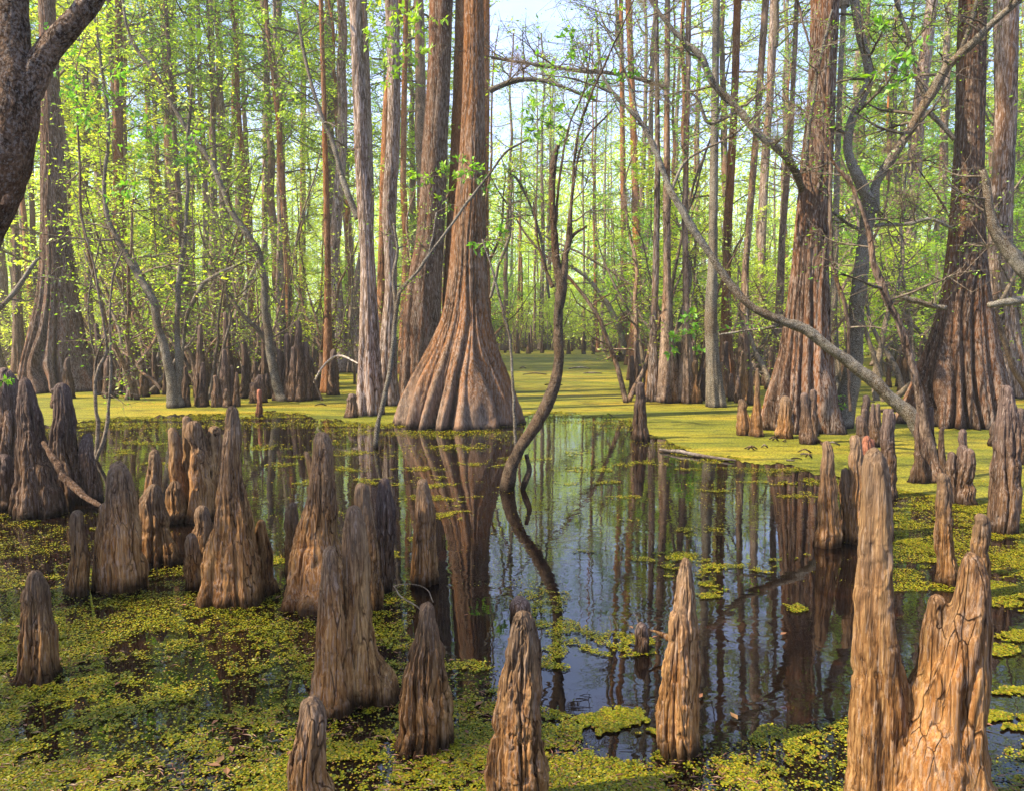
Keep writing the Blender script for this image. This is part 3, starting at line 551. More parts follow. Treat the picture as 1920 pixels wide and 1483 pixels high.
knee('huge forked knee in the right foreground with a golden base', [[(840, 1634, 1663), (880, 1622, 1672), (960, 1618, 1676), (1050, 1614, 1678), (1150, 1610, 1686), (1250, 1608, 1700), (1350, 1606, 1730), (1440, 1602, 1750), (1560, 1596, 1760)],
     [(1025, 1784, 1818), (1070, 1774, 1830), (1120, 1762, 1836), (1200, 1740, 1836), (1300, 1710, 1828), (1400, 1676, 1820), (1483, 1652, 1816), (1560, 1630, 1816)], [(1112, 1742, 1770), (1160, 1732, 1780), (1230, 1718, 1800), (1330, 1700, 1810)]], 1560, dys=[0.03, -0.04, -0.01], fuse=0.0055, amp=0.75)
knee('thin pale knee left of the pink-tipped cluster', [[(826, 1544, 1560), (880, 1538, 1565), (950, 1534, 1571), (1025, 1526, 1576)]], 1026)
knee('short pointed knee between the thin pale one and the pink-tipped cluster', [[(876, 1578, 1590), (920, 1573, 1598), (970, 1580, 1608), (1015, 1578, 1612)]], 1018)
knee('knobbed grey knee left of the pink-tipped knee', [[(815, 1594, 1612), (860, 1592, 1616), (930, 1592, 1622), (1020, 1586, 1626)], [(850, 1608, 1622), (900, 1606, 1626), (1010, 1604, 1632)]], 1020)
knee('knee with a bright pink-orange growing tip behind the huge forked knee', [[(817, 1616, 1630), (835, 1614, 1634), (880, 1618, 1634), (1010, 1612, 1640)], [(822, 1628, 1641), (836, 1628, 1643), (880, 1622, 1640)]], 1010, 'kneered')
knee('slender pale knee behind the fork of the huge knee', [[(886, 1759, 1780), (920, 1756, 1782), (1000, 1754, 1786), (1060, 1754, 1790), (1092, 1753, 1792)]], 1094)
knee('short knee touching the right side of the huge forked knee', [[(962, 1827, 1850), (1000, 1822, 1854), (1060, 1820, 1854), (1120, 1818, 1850)]], 1122)
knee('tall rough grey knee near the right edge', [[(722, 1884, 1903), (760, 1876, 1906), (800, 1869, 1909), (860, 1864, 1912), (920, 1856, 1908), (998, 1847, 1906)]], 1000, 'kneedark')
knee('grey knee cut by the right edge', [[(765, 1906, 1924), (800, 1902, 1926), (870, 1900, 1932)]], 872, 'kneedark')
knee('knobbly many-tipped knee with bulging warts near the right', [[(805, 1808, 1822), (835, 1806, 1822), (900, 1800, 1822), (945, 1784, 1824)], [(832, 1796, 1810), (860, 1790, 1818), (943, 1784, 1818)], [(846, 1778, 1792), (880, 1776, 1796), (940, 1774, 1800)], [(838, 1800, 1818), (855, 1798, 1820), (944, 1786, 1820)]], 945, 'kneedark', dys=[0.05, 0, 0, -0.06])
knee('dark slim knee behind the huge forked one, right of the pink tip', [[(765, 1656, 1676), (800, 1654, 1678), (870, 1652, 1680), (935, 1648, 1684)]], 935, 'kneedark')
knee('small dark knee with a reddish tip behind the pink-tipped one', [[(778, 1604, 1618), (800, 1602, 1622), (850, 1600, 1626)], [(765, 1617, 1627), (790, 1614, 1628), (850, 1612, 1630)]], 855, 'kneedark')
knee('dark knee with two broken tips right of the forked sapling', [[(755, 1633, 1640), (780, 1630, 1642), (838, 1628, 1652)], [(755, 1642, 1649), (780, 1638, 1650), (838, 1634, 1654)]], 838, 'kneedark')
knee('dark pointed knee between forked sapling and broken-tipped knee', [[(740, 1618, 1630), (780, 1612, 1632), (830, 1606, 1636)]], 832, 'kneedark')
knee('round-topped knee left of the big right cypress', [[(748, 1385, 1400), (780, 1382, 1404), (816, 1378, 1408)]], 817)
knee('thin peaked knee leaning on the left foot of the big right cypress', [[(690, 1416, 1422), (740, 1414, 1426), (780, 1408, 1430), (818, 1404, 1432)]], 819)
knee('broad warty knee at the foot of the big right cypress', [[(742, 1466, 1484), (775, 1460, 1488), (822, 1454, 1492)]], 823)
knee('dark twin knee against the front of the big right cypress', [[(736, 1502, 1514), (780, 1500, 1518), (832, 1496, 1528)], [(730, 1520, 1532), (780, 1516, 1532), (828, 1512, 1534)]], 833, 'kneedark')
knee('lone dark knee at the edge of the duckweed right of centre', [[(716, 1194, 1208), (760, 1190, 1212), (800, 1186, 1214), (824, 1184, 1217)]], 825, 'kneedark')
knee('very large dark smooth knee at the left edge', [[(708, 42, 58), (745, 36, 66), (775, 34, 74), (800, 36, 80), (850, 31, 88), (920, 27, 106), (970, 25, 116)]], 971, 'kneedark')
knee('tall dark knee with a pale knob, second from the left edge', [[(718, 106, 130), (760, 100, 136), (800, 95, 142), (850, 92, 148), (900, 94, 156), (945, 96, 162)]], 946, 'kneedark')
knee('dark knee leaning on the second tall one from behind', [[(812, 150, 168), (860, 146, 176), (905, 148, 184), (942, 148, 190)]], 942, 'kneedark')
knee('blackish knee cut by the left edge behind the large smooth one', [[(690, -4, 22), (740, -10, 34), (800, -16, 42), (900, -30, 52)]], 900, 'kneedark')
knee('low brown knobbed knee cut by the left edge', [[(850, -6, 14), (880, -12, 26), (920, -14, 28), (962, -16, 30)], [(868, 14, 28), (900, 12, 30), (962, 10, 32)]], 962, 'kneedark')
knee('slim knee standing before the left buttressed cypress', [[(670, 121, 130), (710, 119, 134), (747, 114, 141)]], 748, 'kneedark')
knee('stubby knee left of the slim one before the buttressed cypress', [[(728, 95, 104), (745, 93, 106), (765, 94, 108)]], 766, 'kneedark')
knee('thin pink-tipped knee alone on the duckweed left of centre', [[(730, 482, 491), (755, 481, 491), (782, 478, 494)]], 783, 'kneered')
knee('mossy submerged stump tip in the open pool', [[(1165, 1193, 1213), (1190, 1190, 1214), (1222, 1188, 1216)]], 1223, 'kneedark', name='stump', cat='stump')
knee('low rotten stump behind the tall cracked centre knee', [[(1120, 958, 990), (1140, 956, 994), (1165, 955, 996)]], 1166, 'kneedark', name='stump', cat='stump')
g = 'finger knees on the duckweed left of centre'
knee('row of thin finger knees joined at the foot, behind the finger cluster', [[(688, 344, 350), (720, 343, 354), (762, 341, 358)], [(680, 373, 380), (715, 370, 383), (758, 366, 388)], [(700, 360, 365), (730, 359, 367), (760, 357, 370)], [(735, 378, 386), (758, 376, 392)]], 763, 'kneedark', dys=[0, .1, .2, -.1])
knee('clump of dark finger knees with a tall branching middle one', [[(655, 417, 424), (690, 414, 427), (760, 408, 432)], [(703, 403, 411), (730, 401, 414), (760, 399, 420)], [(685, 428, 434), (720, 426, 438), (760, 420, 442)], [(698, 440, 446), (730, 438, 448), (762, 434, 452)], [(727, 428, 436), (762, 424, 440)]], 763, 'kneedark', dys=[0, -.1, .1, 0, -.2])
knee('wide dark stump of several ribs left of the bent sapling clump', [[(702, 478, 494), (725, 474, 500), (755, 472, 504)], [(716, 470, 480), (755, 468, 490)]], 756, 'kneedark', name='stump', cat='stump')
knee('broken stump beside the pale stem left of the main cypress', [[(737, 654, 668), (755, 650, 668), (782, 646, 672)]], 783, 'kneedark', name='stump', cat='stump')
knee('dark splintered root clump at the foot of the leaning trunk', [[(770, 1726, 1738), (850, 1722, 1750), (905, 1714, 1764)], [(765, 1750, 1758), (830, 1748, 1764), (905, 1744, 1778)], [(845, 1712, 1722), (880, 1706, 1730), (905, 1698, 1738)], [(800, 1762, 1769), (850, 1758, 1772), (905, 1752, 1780)]], 906, 'kneedark', name='root_clump', cat='roots', dys=[.05, .1, -.05, 0])
knee('small knee right of the warty one under the tall rough grey knee', [[(790, 1860, 1872), (815, 1857, 1874), (838, 1854, 1876)]], 838, 'kneedark')

# ------------------------------------------------------------------ the big cypresses
big_tree('cypress_tree', 'main cypress with a huge flared orange-brown buttress in the centre', [(0, 870, 906), (100, 868, 908), (200, 866, 909), (300, 860, 911), (400, 850, 911), (450, 846, 912), (500, 842, 914), (560, 833, 916), (600, 824, 922), (650, 800, 934), (700, 770, 952), (750, 742, 974), (805, 720, 992)],
         805, 21, seed=3, flutes=17, famp=0.30, hf=1.1, low=0.10, crown=0, relief_amp=0.006)
big_tree('cypress_tree', 'slim rust-coloured cypress hidden behind the left side of the main one', [(0, 854, 876), (150, 850, 874), (300, 844, 872), (450, 836, 870), (600, 828, 872), (720, 815, 885)], 752, 22, mt='rust', seed=9, flutes=9, famp=0.2, crown=3)
big_tree('cypress_tree', 'rust-coloured cypress hidden behind the right side of the main one', [(0, 898, 918), (150, 896, 918), (300, 894, 917), (450, 892, 917), (600, 890, 922), (735, 880, 940)], 740, 22, mt='rust', seed=14, flutes=9, famp=0.2, crown=2)
big_tree('cypress_tree', 'large dark cypress just left of the main one', [(0, 805, 850), (100, 802, 846), (200, 797, 842), (300, 790, 838), (400, 785, 834), (450, 780, 832), (500, 770, 829), (550, 762, 827), (600, 755, 826), (650, 752, 824), (700, 748, 826), (752, 744, 832)],
         755, 22, seed=21, mt='bigdark', flutes=9, famp=0.3, hf=1.6, crown=1)
big_tree('cypress_tree', 'pale straight cypress with a narrow ribbed foot, left of the dark one', [(0, 655, 678), (100, 658, 684), (200, 662, 688), (300, 665, 692), (400, 671, 699), (500, 676, 704), (550, 675, 708), (600, 673, 711), (650, 671, 714), (700, 668, 718), (780, 661, 724)],
         780, 20, mt='grey', seed=33, flutes=8, famp=0.28, hf=1.3, crown=3)
big_tree('cypress_tree', 'reddish cypress tight behind the pale straight one', [(0, 672, 688), (200, 680, 696), (400, 686, 702), (600, 650, 690), (650, 646, 700), (690, 636, 712)], 700, 22, mt='grey', seed=38, flutes=8, famp=0.3, crown=0)
big_tree('cypress_tree', 'knotty cypress stem with burls between the pale straight and the dark cypress', [(0, 722, 746), (100, 726, 750), (200, 727, 751), (300, 722, 748), (400, 716, 742), (480, 720, 744), (550, 722, 745), (620, 714, 744), (700, 706, 746), (760, 698, 752)],
         762, 20, mt='grey', seed=45, flutes=7, famp=0.25, crown=1, low=0.2)
big_tree('cypress_tree', 'narrow brown cypress behind the knotty stem', [(0, 742, 756), (200, 718, 732), (350, 712, 726), (500, 708, 724), (620, 704, 724), (735, 696, 736)], 738, 22, mt='rust', seed=47, flutes=7, famp=0.25, crown=2)
big_tree('cypress_tree', 'slender orange cypress trunk left of the dark one', [(0, 757, 766), (200, 752, 763), (350, 750, 762), (450, 755, 768), (560, 752, 772), (700, 744, 782)], 702, 24, mt='rust', seed=51, flutes=7, famp=0.2, crown=3)
big_tree('cypress_tree', 'thin reddish cypress leaning slightly, standing free left of the pale one', [(0, 597, 606), (100, 600, 609), (200, 603, 612), (300, 605, 615), (400, 607, 618), (500, 608, 620), (600, 608, 622), (680, 606, 624), (738, 600, 630)], 738, 20, mt='rust', seed=57, flutes=6, famp=0.2, hf=0.5, crown=3)
big_tree('cypress_tree', 'left buttressed cypress with a deeply fluted dark base', [(0, 74, 102), (110, 77, 108), (200, 77, 112), (300, 78, 118), (400, 79, 124), (500, 78, 136), (560, 71, 142), (620, 57, 152), (680, 42, 164), (738, 30, 192)],
         738, 23, seed=62, flutes=15, famp=0.36, hf=1.7, low=0.12, crown=2, mt='bigdark')
big_tree('cypress_tree', 'big cypress on the right with a long ridged foot', [(0, 1522, 1572), (100, 1519, 1568), (200, 1514, 1565), (300, 1503, 1562), (400, 1495, 1558), (500, 1486, 1555), (600, 1472, 1554), (660, 1460, 1556), (700, 1448, 1558), (760, 1428, 1566), (815, 1412, 1580)],
         815, 20, seed=71, mt='bigdark', flutes=12, famp=0.36, hf=2.2, crown=1, low=0.12)
big_tree('cypress_tree', 'wide fluted cypress near the right edge', [(0, 1800, 1848), (100, 1797, 1846), (200, 1795, 1844), (300, 1790, 1842), (400, 1785, 1842), (500, 1776, 1846), (560, 1768, 1852), (640, 1746, 1864), (720, 1716, 1880), (805, 1680, 1898)],
         805, 20, seed=83, mt='bigdark', flutes=15, famp=0.32, hf=1.9, crown=0, low=0.12)
big_tree('cypress_tree', 'pale cypress behind the wide fluted one at the right edge', [(0, 1866, 1908), (200, 1868, 1905), (300, 1863, 1900), (400, 1856, 1896), (500, 1852, 1896), (600, 1850, 1904), (700, 1850, 1920), (745, 1842, 1934)], 748, 21, mt='grey', seed=88, flutes=10, famp=0.28, hf=1.6, crown=1)
big_tree('cypress_tree', 'distant pale cypress with a spreading cone base, right of the forked tree', [(0, 1738, 1758), (200, 1712, 1735), (400, 1698, 1722), (500, 1686, 1712), (580, 1680, 1712), (630, 1664, 1716), (688, 1636, 1740)], 690, 26, mt='grey', seed=95, flutes=10, famp=0.25, hf=1.5, crown=1)
big_tree('cypress_tree', 'reddish cypress with a square ribbed foot behind the left leaning stem', [(0, 216, 228), (200, 214, 230), (350, 212, 231), (500, 212, 233), (600, 209, 236), (660, 205, 240), (704, 202, 244)], 706, 23, mt='rust', seed=101, flutes=7, famp=0.3, hf=1.3, crown=2)
big_tree('cypress_tree', 'far cypress with a dark ribbed cone base left of centre', [(0, 438, 448), (300, 440, 452), (500, 442, 458), (580, 438, 460), (620, 432, 468), (660, 426, 474)], 660, 30, mt='grey', seed=104, flutes=8, famp=0.35, hf=2, crown=1)
big_tree('cypress_tree', 'paired reddish cypress on the far islet right of the channel', [(0, 1172, 1184), (200, 1180, 1192), (400, 1186, 1200), (550, 1186, 1204), (620, 1182, 1208), (685, 1170, 1216)], 686, 24, mt='rust', seed=110, flutes=8, famp=0.3, hf=1.6, crown=3)
big_tree('cypress_tree', 'thin reddish cypress left of the paired one on the far islet', [(0, 1160, 1168), (300, 1163, 1173), (500, 1164, 1175), (600, 1162, 1178), (668, 1156, 1184)], 670, 25, mt='rust', seed=112, flutes=7, famp=0.3, hf=1.2, crown=3)
# straight grey stems rising from the ribbed stump row right of centre
SL = [('grey stem rising from the left end of the ribbed stump row', [(0, 1226, 1234), (300, 1228, 1238), (500, 1224, 1236), (640, 1218, 1232), (752, 1212, 1236)], 754),
      ('dark grey stem with a flared foot in the ribbed stump row', [(0, 1247, 1257), (200, 1245, 1256), (400, 1243, 1257), (540, 1243, 1258), (640, 1238, 1264), (754, 1228, 1282)], 756),
      ('slim stem third in the ribbed stump row', [(0, 1286, 1296), (200, 1284, 1294), (400, 1278, 1290), (550, 1280, 1292), (640, 1278, 1296), (755, 1268, 1306)], 757),
      ('smooth greyish stem right of the ribbed stump row', [(0, 1336, 1350), (200, 1334, 1348), (350, 1330, 1346), (480, 1328, 1346), (600, 1321, 1345), (680, 1324, 1350), (764, 1322, 1366)], 765),
      ('reddish stem between the smooth grey stem and the leaning branch', [(0, 1376, 1390), (200, 1370, 1384), (400, 1358, 1374), (540, 1354, 1370), (640, 1350, 1374), (735, 1342, 1384)], 737),
      ('straight pale stem left of the big right cypress', [(0, 1444, 1456), (200, 1436, 1448), (350, 1426, 1440), (500, 1420, 1434), (620, 1414, 1440), (692, 1406, 1452)], 694),
      ('leaning stem left of the straight pale stem', [(0, 1430, 1442), (200, 1416, 1428), (350, 1404, 1416), (500, 1392, 1404), (620, 1386, 1404), (740, 1378, 1412)], 742),
      ('thin stem close to the left side of the big right cypress', [(0, 1490, 1498), (250, 1478, 1488), (450, 1460, 1472), (620, 1452, 1468), (730, 1442, 1474)], 732),
      ('slim stem hidden close behind the right side of the big right cypress', [(0, 1578, 1588), (200, 1568, 1578), (400, 1562, 1573), (600, 1556, 1570), (735, 1550, 1578)], 737),
      ('pale stem with dappled bark far behind the left trees', [(0, 565, 576), (200, 563, 574), (400, 562, 573), (560, 560, 574), (655, 552, 584)], 657),
      ('thin grey stem left of the slanting trunk, far left', [(200, 36, 44), (400, 36, 46), (550, 38, 50), (680, 34, 54)], 682),
      ('reddish slim stem at the far left behind the foreground trunk', [(300, 20, 28), (450, 24, 36), (600, 26, 42), (700, 22, 50)], 702),
      ('straight dark stem above the root mound', [(0, 318, 330), (200, 318, 331), (400, 318, 332), (540, 316, 332), (640, 308, 340)], 668),
      ('grey stem right of the dark one above the root mound', [(0, 354, 366), (200, 354, 366), (400, 352, 365), (540, 350, 366), (640, 342, 372)], 672),
      ('pale thin stem behind the root mound', [(0, 262, 270), (300, 278, 287), (400, 282, 292), (560, 280, 292), (640, 274, 298)], 668),
      ('thin grey trunk left of the thin reddish cypress', [(0, 492, 500), (300, 492, 502), (500, 490, 502), (655, 484, 512)], 660)]
for k, (lab, rows, by) in enumerate(SL):
    big_tree('cypress_tree', lab, rows, by, 19+k % 4, mt=['grey', 'slim', 'slim', 'hard', 'rust'][k % 5] if k != 3 else 'hard', seed=120+k*3, flutes=5+k % 3, famp=0.28, hf=0.9, crown=(k % 4) if k >= 8 else 3, relief_amp=0.006)
# ribbed, sharply fluted snags: the row of shell-like stumps
g = 'ribbed snags and knees in the stump row right of centre'
R_ = rs(3)
for k, (x, yt, yb, wd) in enumerate([(1218, 650, 748, 15), (1232, 690, 752, 14), (1246, 668, 754, 18), (1262, 705, 756, 14), (1272, 640, 754, 22), (1290, 700, 757, 14), (1302, 676, 757, 22), (1318, 690, 752, 12), (1342, 690, 764, 14), (1352, 680, 762, 14), (1372, 700, 752, 13), (1384, 705, 756, 12), (1396, 660, 752, 18), (1408, 680, 760, 12), (1360, 640, 745, 20), (1225, 718, 750, 10), (1254, 722, 757, 12), (1330, 712, 760, 10)]):
    w2 = wd*0.9
    knee('weathered ribbed snag or knee in the crowded stump row right of centre', [[(yt, x-w2*.28, x+w2*.28), (yt*.6+yb*.4, x-w2*.40, x+w2*.40), (yb, x-w2*.8, x+w2*.8)]], yb, 'kneedark' if k % 3 else 'knee', name='ribbed_stump', group=g, cat='stump')
g = 'ribbed snags in the clump left of the thin reddish cypress'
for k, (x, yt, yb, wd) in enumerate([(512, 640, 745, 16), (524, 655, 752, 18), (538, 625, 752, 20), (550, 650, 753, 16), (560, 600, 753, 22), (574, 640, 752, 18), (582, 670, 750, 20), (500, 700, 748, 12), (592, 712, 750, 14)]):
    w2 = wd
    knee('weathered ribbed snag in the dark clump left of the thin reddish cypress', [[(yt, x-w2*.26, x+w2*.26), (yt*.6+yb*.4, x-w2*.38, x+w2*.38), (yb, x-w2*.75, x+w2*.75)]], yb, 'kneedark', name='ribbed_stump', group=g, cat='stump')

# brown needles and bark crumbs caught in the floating carpet
rng = rs(66); px, py, X, Y = sample(-100, 2050, 960, 1500, 9000); q = np.stack([X, Y, X*0], -1); k = (fbm(q*3+9, 3) > .46) & inpoly(px, py-25, NEAR)
X, Y = X[k], Y[k]; n = len(X); a = rng.rand(n)*6.28; A = np.stack([np.cos(a), np.sin(a), rng.normal(size=n)*.08], -1)
v, q = leaves(np.stack([X, Y, np.full(n, .010)], -1), A, .012+.03*rng.rand(n), rng, .13, flat=6.0); v[:, 2] = np.maximum(v[:, 2], .004)
link('needle_litter', mesh('needle_litter', v, q, M['litter'], flat=True), label='brown needles and bark crumbs scattered over the near duckweed', cat='litter', kind='stuff')

# ------------------------------------------------------------------ hardwoods, saplings and leaning branches
TW = dict(n=14, t0=0.35, t1=1.0, blen=1.2, ntw=6, tlen=0.5, nl=5, leaf=0.07)
BARE = dict(n=10, t0=0.2, t1=1.0, blen=1.1, ntw=9, tlen=0.45, nl=4, leaf=0.036, up=0.3)
def C(d, **k): e = dict(d); e.update(k); return e
bent_tree('foreground_tree', 'thick mottled dark trunk forking at the upper left, close to the camera', [(-210, 1140, 150), (-160, 900, 118), (-110, 650, 100), (-48, 460, 92), (14, 330, 84), (36, 240, 80), (40, 170, 76), (33, 80, 56), (34, -20, 50), (40, -200, 44), (20, -420, 36)], Y=3.9, mt='mottled', seed=4, rel=0.004,
          limbs=[([(38, 215, 44), (62, 150, 52), (92, 95, 46), (130, 50, 44), (165, 5, 42), (215, -70, 38), (330, -200, 32), (470, -330, 24)], C(TW, n=9, t0=0.55, blen=1.1)), ([(10, 385, 20), (14, 372, 18), (18, 366, 9)], None, -0.16), ([(4, 200, 26), (-8, 100, 24), (-14, -60, 20)], None, 0.2)], twig=C(TW, n=10, t0=0.8))
bent_tree('bent_tree', 'dark crooked stem rising out of the water right of the main cypress, broken on top', [(950, 920, 24), (958, 880, 24), (975, 845, 23), (1000, 800, 22), (1024, 755, 24), (1041, 710, 20), (1047, 660, 17), (1048, 600, 18), (1050, 540, 19), (1043, 500, 15), (1039, 430, 13), (1037, 350, 12), (1040, 300, 12), (1046, 272, 8)], base_y=918, mt='dark', seed=8, flare=0.1,
          limbs=[([(1052, 530, 18), (1060, 490, 13), (1068, 440, 12), (1070, 400, 7), (1078, 330, 5), (1095, 265, 4), (1150, 205, 3)], C(BARE, n=5, blen=0.5)),
                 ([(1064, 460, 7), (1076, 440, 6), (1100, 424, 4)], None), ([(1040, 440, 6), (1050, 330, 5), (1066, 240, 4), (1098, 160, 3), (1110, 60, 2)], C(BARE, n=4, blen=.4)),
                 ([(1070, 400, 6), (1084, 250, 5), (1130, 130, 4), (1180, 20, 3), (1210, -60, 2)], C(BARE, n=6, blen=.6)), ([(1036, 540, 8), (1022, 500, 6), (1010, 460, 4), (1000, 380, 3)], C(BARE, n=3, blen=.4)), ([(988, 850, 9), (992, 880, 10), (985, 905, 12), (980, 925, 10)], None)])
bent_tree('fallen_branch', 'long pale leaning trunk slanting down across the big right cypress into the water', [(1736, 842, 30), (1700, 772, 27), (1660, 735, 24), (1610, 694, 22), (1560, 655, 20), (1510, 618, 19), (1468, 604, 16), (1425, 584, 14), (1390, 556, 14), (1362, 525, 13), (1330, 478, 12), (1290, 418, 13), (1258, 360, 11), (1232, 290, 10), (1200, 230, 9), (1150, 175, 7), (1128, 140, 6)], Y=9.0, base_y=2000, mt='hard', seed=13, flare=0,
          limbs=[([(1470, 606, 8), (1440, 616, 6), (1400, 620, 4), (1350, 628, 3)], C(TW, n=4, blen=.4, ntw=3, tlen=.25, leaf=.05)), ([(1128, 140, 5), (1122, 80, 4), (1118, 20, 3)], C(BARE, n=5, blen=.6)), ([(1200, 232, 6), (1170, 130, 4), (1130, 40, 3), (1105, -30, 2)], C(BARE, n=8, blen=.7)), ([(1150, 175, 5), (1080, 150, 3), (1010, 140, 2)], C(TW, n=6, t0=.1, blen=.5, nl=3)), ([(1258, 360, 7), (1290, 300, 5), (1380, 250, 4), (1440, 190, 3)], C(BARE, n=8, blen=.6))], cat='leaning trunk')
bent_tree('forked_tree', 'grey forked hardwood standing right of the big cypress', [(1580, 802, 46), (1588, 750, 36), (1600, 690, 32), (1606, 620, 30), (1612, 540, 28), (1622, 460, 26), (1632, 400, 27), (1636, 372, 26)], base_y=802, mt='hard', seed=18, flare=0.2,
          limbs=[([(1634, 385, 20), (1612, 345, 19), (1592, 290, 17), (1598, 235, 17), (1616, 190, 18), (1632, 150, 18), (1628, 120, 16), (1610, 60, 15), (1600, 0, 14), (1590, -80, 12), (1610, -220, 8)], C(BARE, n=14, nl=2, t0=.2)),
                 ([(1634, 400, 22), (1640, 372, 20), (1652, 335, 18, -.05), (1672, 295, 17, -.1), (1706, 245, 16, -.2), (1732, 200, 16, -.3), (1752, 170, 18, -.35), (1775, 130, 17, -.45), (1806, 96, 15, -.6), (1850, 55, 14, -.8), (1895, 15, 13, -1.0), (1950, -50, 10, -1.1)], C(BARE, n=16, nl=2, t0=.2)),
                 ([(1738, 196, 10), (1720, 140, 9), (1700, 60, 8), (1680, 0, 7), (1664, -60, 5)], C(TW, n=10, nl=3, blen=.7)), ([(1738, 210, 10), (1770, 240, 9), (1790, 262, 8)], None), ([(1800, 100, 9), (1822, 40, 8), (1836, -20, 6)], C(BARE, n=5)),
                 ([(1636, 424, 8), (1700, 420, 7), (1745, 412, 6), (1785, 428, 5)], C(BARE, n=10, blen=.6)), ([(1626, 440, 6), (1590, 420, 6), (1562, 398, 5)], C(BARE, n=6, blen=.5))], twig=None)
bent_tree('crooked_tree', 'thin crooked stem rising from a dark root clump at the foot of the leaning trunk', [(1742, 905, 30), (1742, 850, 26), (1738, 800, 21), (1726, 735, 16), (1712, 690, 15), (1686, 610, 12), (1660, 560, 12), (1640, 500, 12), (1630, 440, 9), (1604, 360, 7), (1560, 300, 5), (1530, 230, 4)], base_y=902, mt='slim', seed=23, flare=0.35,
          twig=C(BARE, n=8, t0=.5))
bent_tree('hooked_limb', 'heavy crooked limb entering from the right edge', [(1990, 560, 30), (1930, 520, 28), (1895, 478, 26), (1868, 440, 20), (1856, 400, 17), (1850, 350, 14), (1842, 320, 10)], Y=9.5, base_y=3000, mt='hard', seed=27, flare=0, limbs=[([(1990, 562, 18), (1920, 562, 16), (1880, 566, 14), (1852, 572, 10)], None)], twig=C(BARE, n=7), cat='limb')
bent_tree('crossing_limb', 'long bare limb sweeping down from the top right of centre to the big cypress', [(1280, 78, 10), (1310, 105, 12), (1340, 160, 12), (1385, 205, 13), (1420, 250, 13), (1450, 275, 13), (1480, 305, 14, .1), (1502, 350, 13, .5), (1520, 400, 11, 1.1)], Y=10.6, base_y=3000, mt='hard', seed=29, flare=0, twig=C(BARE, n=12, blen=.8, t0=0), limbs=[([(1280, 78, 9), (1240, 30, 8), (1200, -30, 6)], C(BARE, n=5)), ([(1380, 212, 6), (1330, 232, 6), (1310, 190, 5), (1290, 172, 3)], C(TW, n=5, blen=.4)), ([(1508, 320, 8), (1530, 150, 6), (1560, 20, 4)], C(BARE, n=8, blen=.6))], cat='limb')
bent_tree('leaning_tree', 'slim stem curving up to the left from the duckweed at the left', [(322, 766, 22), (318, 720, 17), (310, 670, 15), (298, 620, 14), (284, 560, 14), (262, 520, 14), (236, 480, 13), (215, 440, 11), (200, 400, 8), (196, 330, 6), (204, 240, 6), (190, 120, 5), (176, 20, 4)], base_y=765, mt='hard', seed=31, flare=.15, twig=C(TW, n=16, leaf=.08), leafm='leaf')
bent_tree('leaning_tree', 'thin straight stem right beside the slim curving one', [(336, 765, 16), (334, 700, 12), (332, 620, 10), (334, 540, 9), (344, 460, 8), (352, 380, 7), (350, 280, 6), (360, 160, 4)], base_y=764, mt='hard', seed=32, flare=.2, twig=C(TW, n=16, leaf=.08), leafm='leafy')
bent_tree('leaning_tree', 'long stem bowing up to the left over the ribbed clump', [(528, 752, 20), (516, 710, 16), (504, 650, 14), (498, 590, 13), (497, 530, 13), (486, 480, 13), (462, 440, 12), (440, 405, 12), (415, 350, 10), (392, 300, 9), (356, 250, 9), (320, 190, 9), (285, 130, 8), (258, 95, 7), (238, 50, 5), (228, -20, 4)], base_y=752, mt='hard', seed=34, flare=.2, twig=C(TW, n=22, leaf=.08, t0=.3), leafm='leaf')
bent_tree('leaning_tree', 'curved branch arching right over the left duckweed', [(340, 700, 5), (344, 640, 6), (352, 590, 7), (372, 545, 8), (398, 520, 7), (440, 500, 6), (470, 486, 4)], Y=16, base_y=3000, mt='hard', seed=36, flare=0, twig=C(TW, n=6, t0=.4, blen=.6))
bent_tree('leaning_tree', 'dark stem leaning up to the right behind the left duckweed', [(420, 655, 13), (440, 600, 12), (456, 560, 11), (474, 515, 9), (488, 480, 7), (500, 430, 5)], Y=22, base_y=3000, mt='hard', seed=37, flare=0, twig=C(TW, n=8, t0=.4))
bent_tree('sapling', 'slender crooked sapling rising from the water at the left foot of the main cypress', [(704, 838, 9), (708, 800, 9), (718, 760, 9), (728, 710, 9), (736, 660, 9), (742, 600, 9), (746, 560, 8), (760, 535, 6), (790, 500, 6), (830, 445, 5), (880, 375, 5), (920, 325, 4), (950, 285, 4), (990, 262, 3)], base_y=838, mt='hard', seed=41, flare=.1,
          limbs=[([(742, 580, 7), (738, 520, 7), (745, 470, 6), (738, 420, 4)], C(BARE, n=3, blen=.3)), ([(800, 490, 4), (812, 440, 3), (818, 400, 3)], C(BARE, n=2, blen=.2))], leafm='leafg')
bent_tree('sapling', 'thin bare switch standing right of the main cypress', [(966, 842, 6), (964, 780, 6), (962, 720, 6), (956, 640, 5), (944, 590, 5), (932, 540, 5), (918, 490, 4), (904, 450, 3)], base_y=840, mt='hard', seed=43, flare=.1)
bent_tree('sapling', 'thin twin-stemmed shrub rising between the left dark knees', [(178, 868, 9), (184, 830, 8), (182, 780, 7), (178, 730, 6), (186, 690, 7), (200, 650, 5), (186, 560, 4), (176, 500, 3), (150, 400, 3)], base_y=862, mt='twig', seed=44, flare=.1, limbs=[([(180, 862, 7), (198, 810, 7), (204, 760, 6), (208, 700, 5), (206, 600, 4), (212, 520, 4), (230, 470, 3)], C(TW, n=4, blen=.3, leaf=.04)), ([(178, 730, 5), (180, 680, 4), (192, 640, 3), (210, 600, 2)], None), ([(186, 690, 4), (172, 640, 3), (166, 560, 3), (190, 440, 2)], None)], twig=C(BARE, n=5, blen=.4))
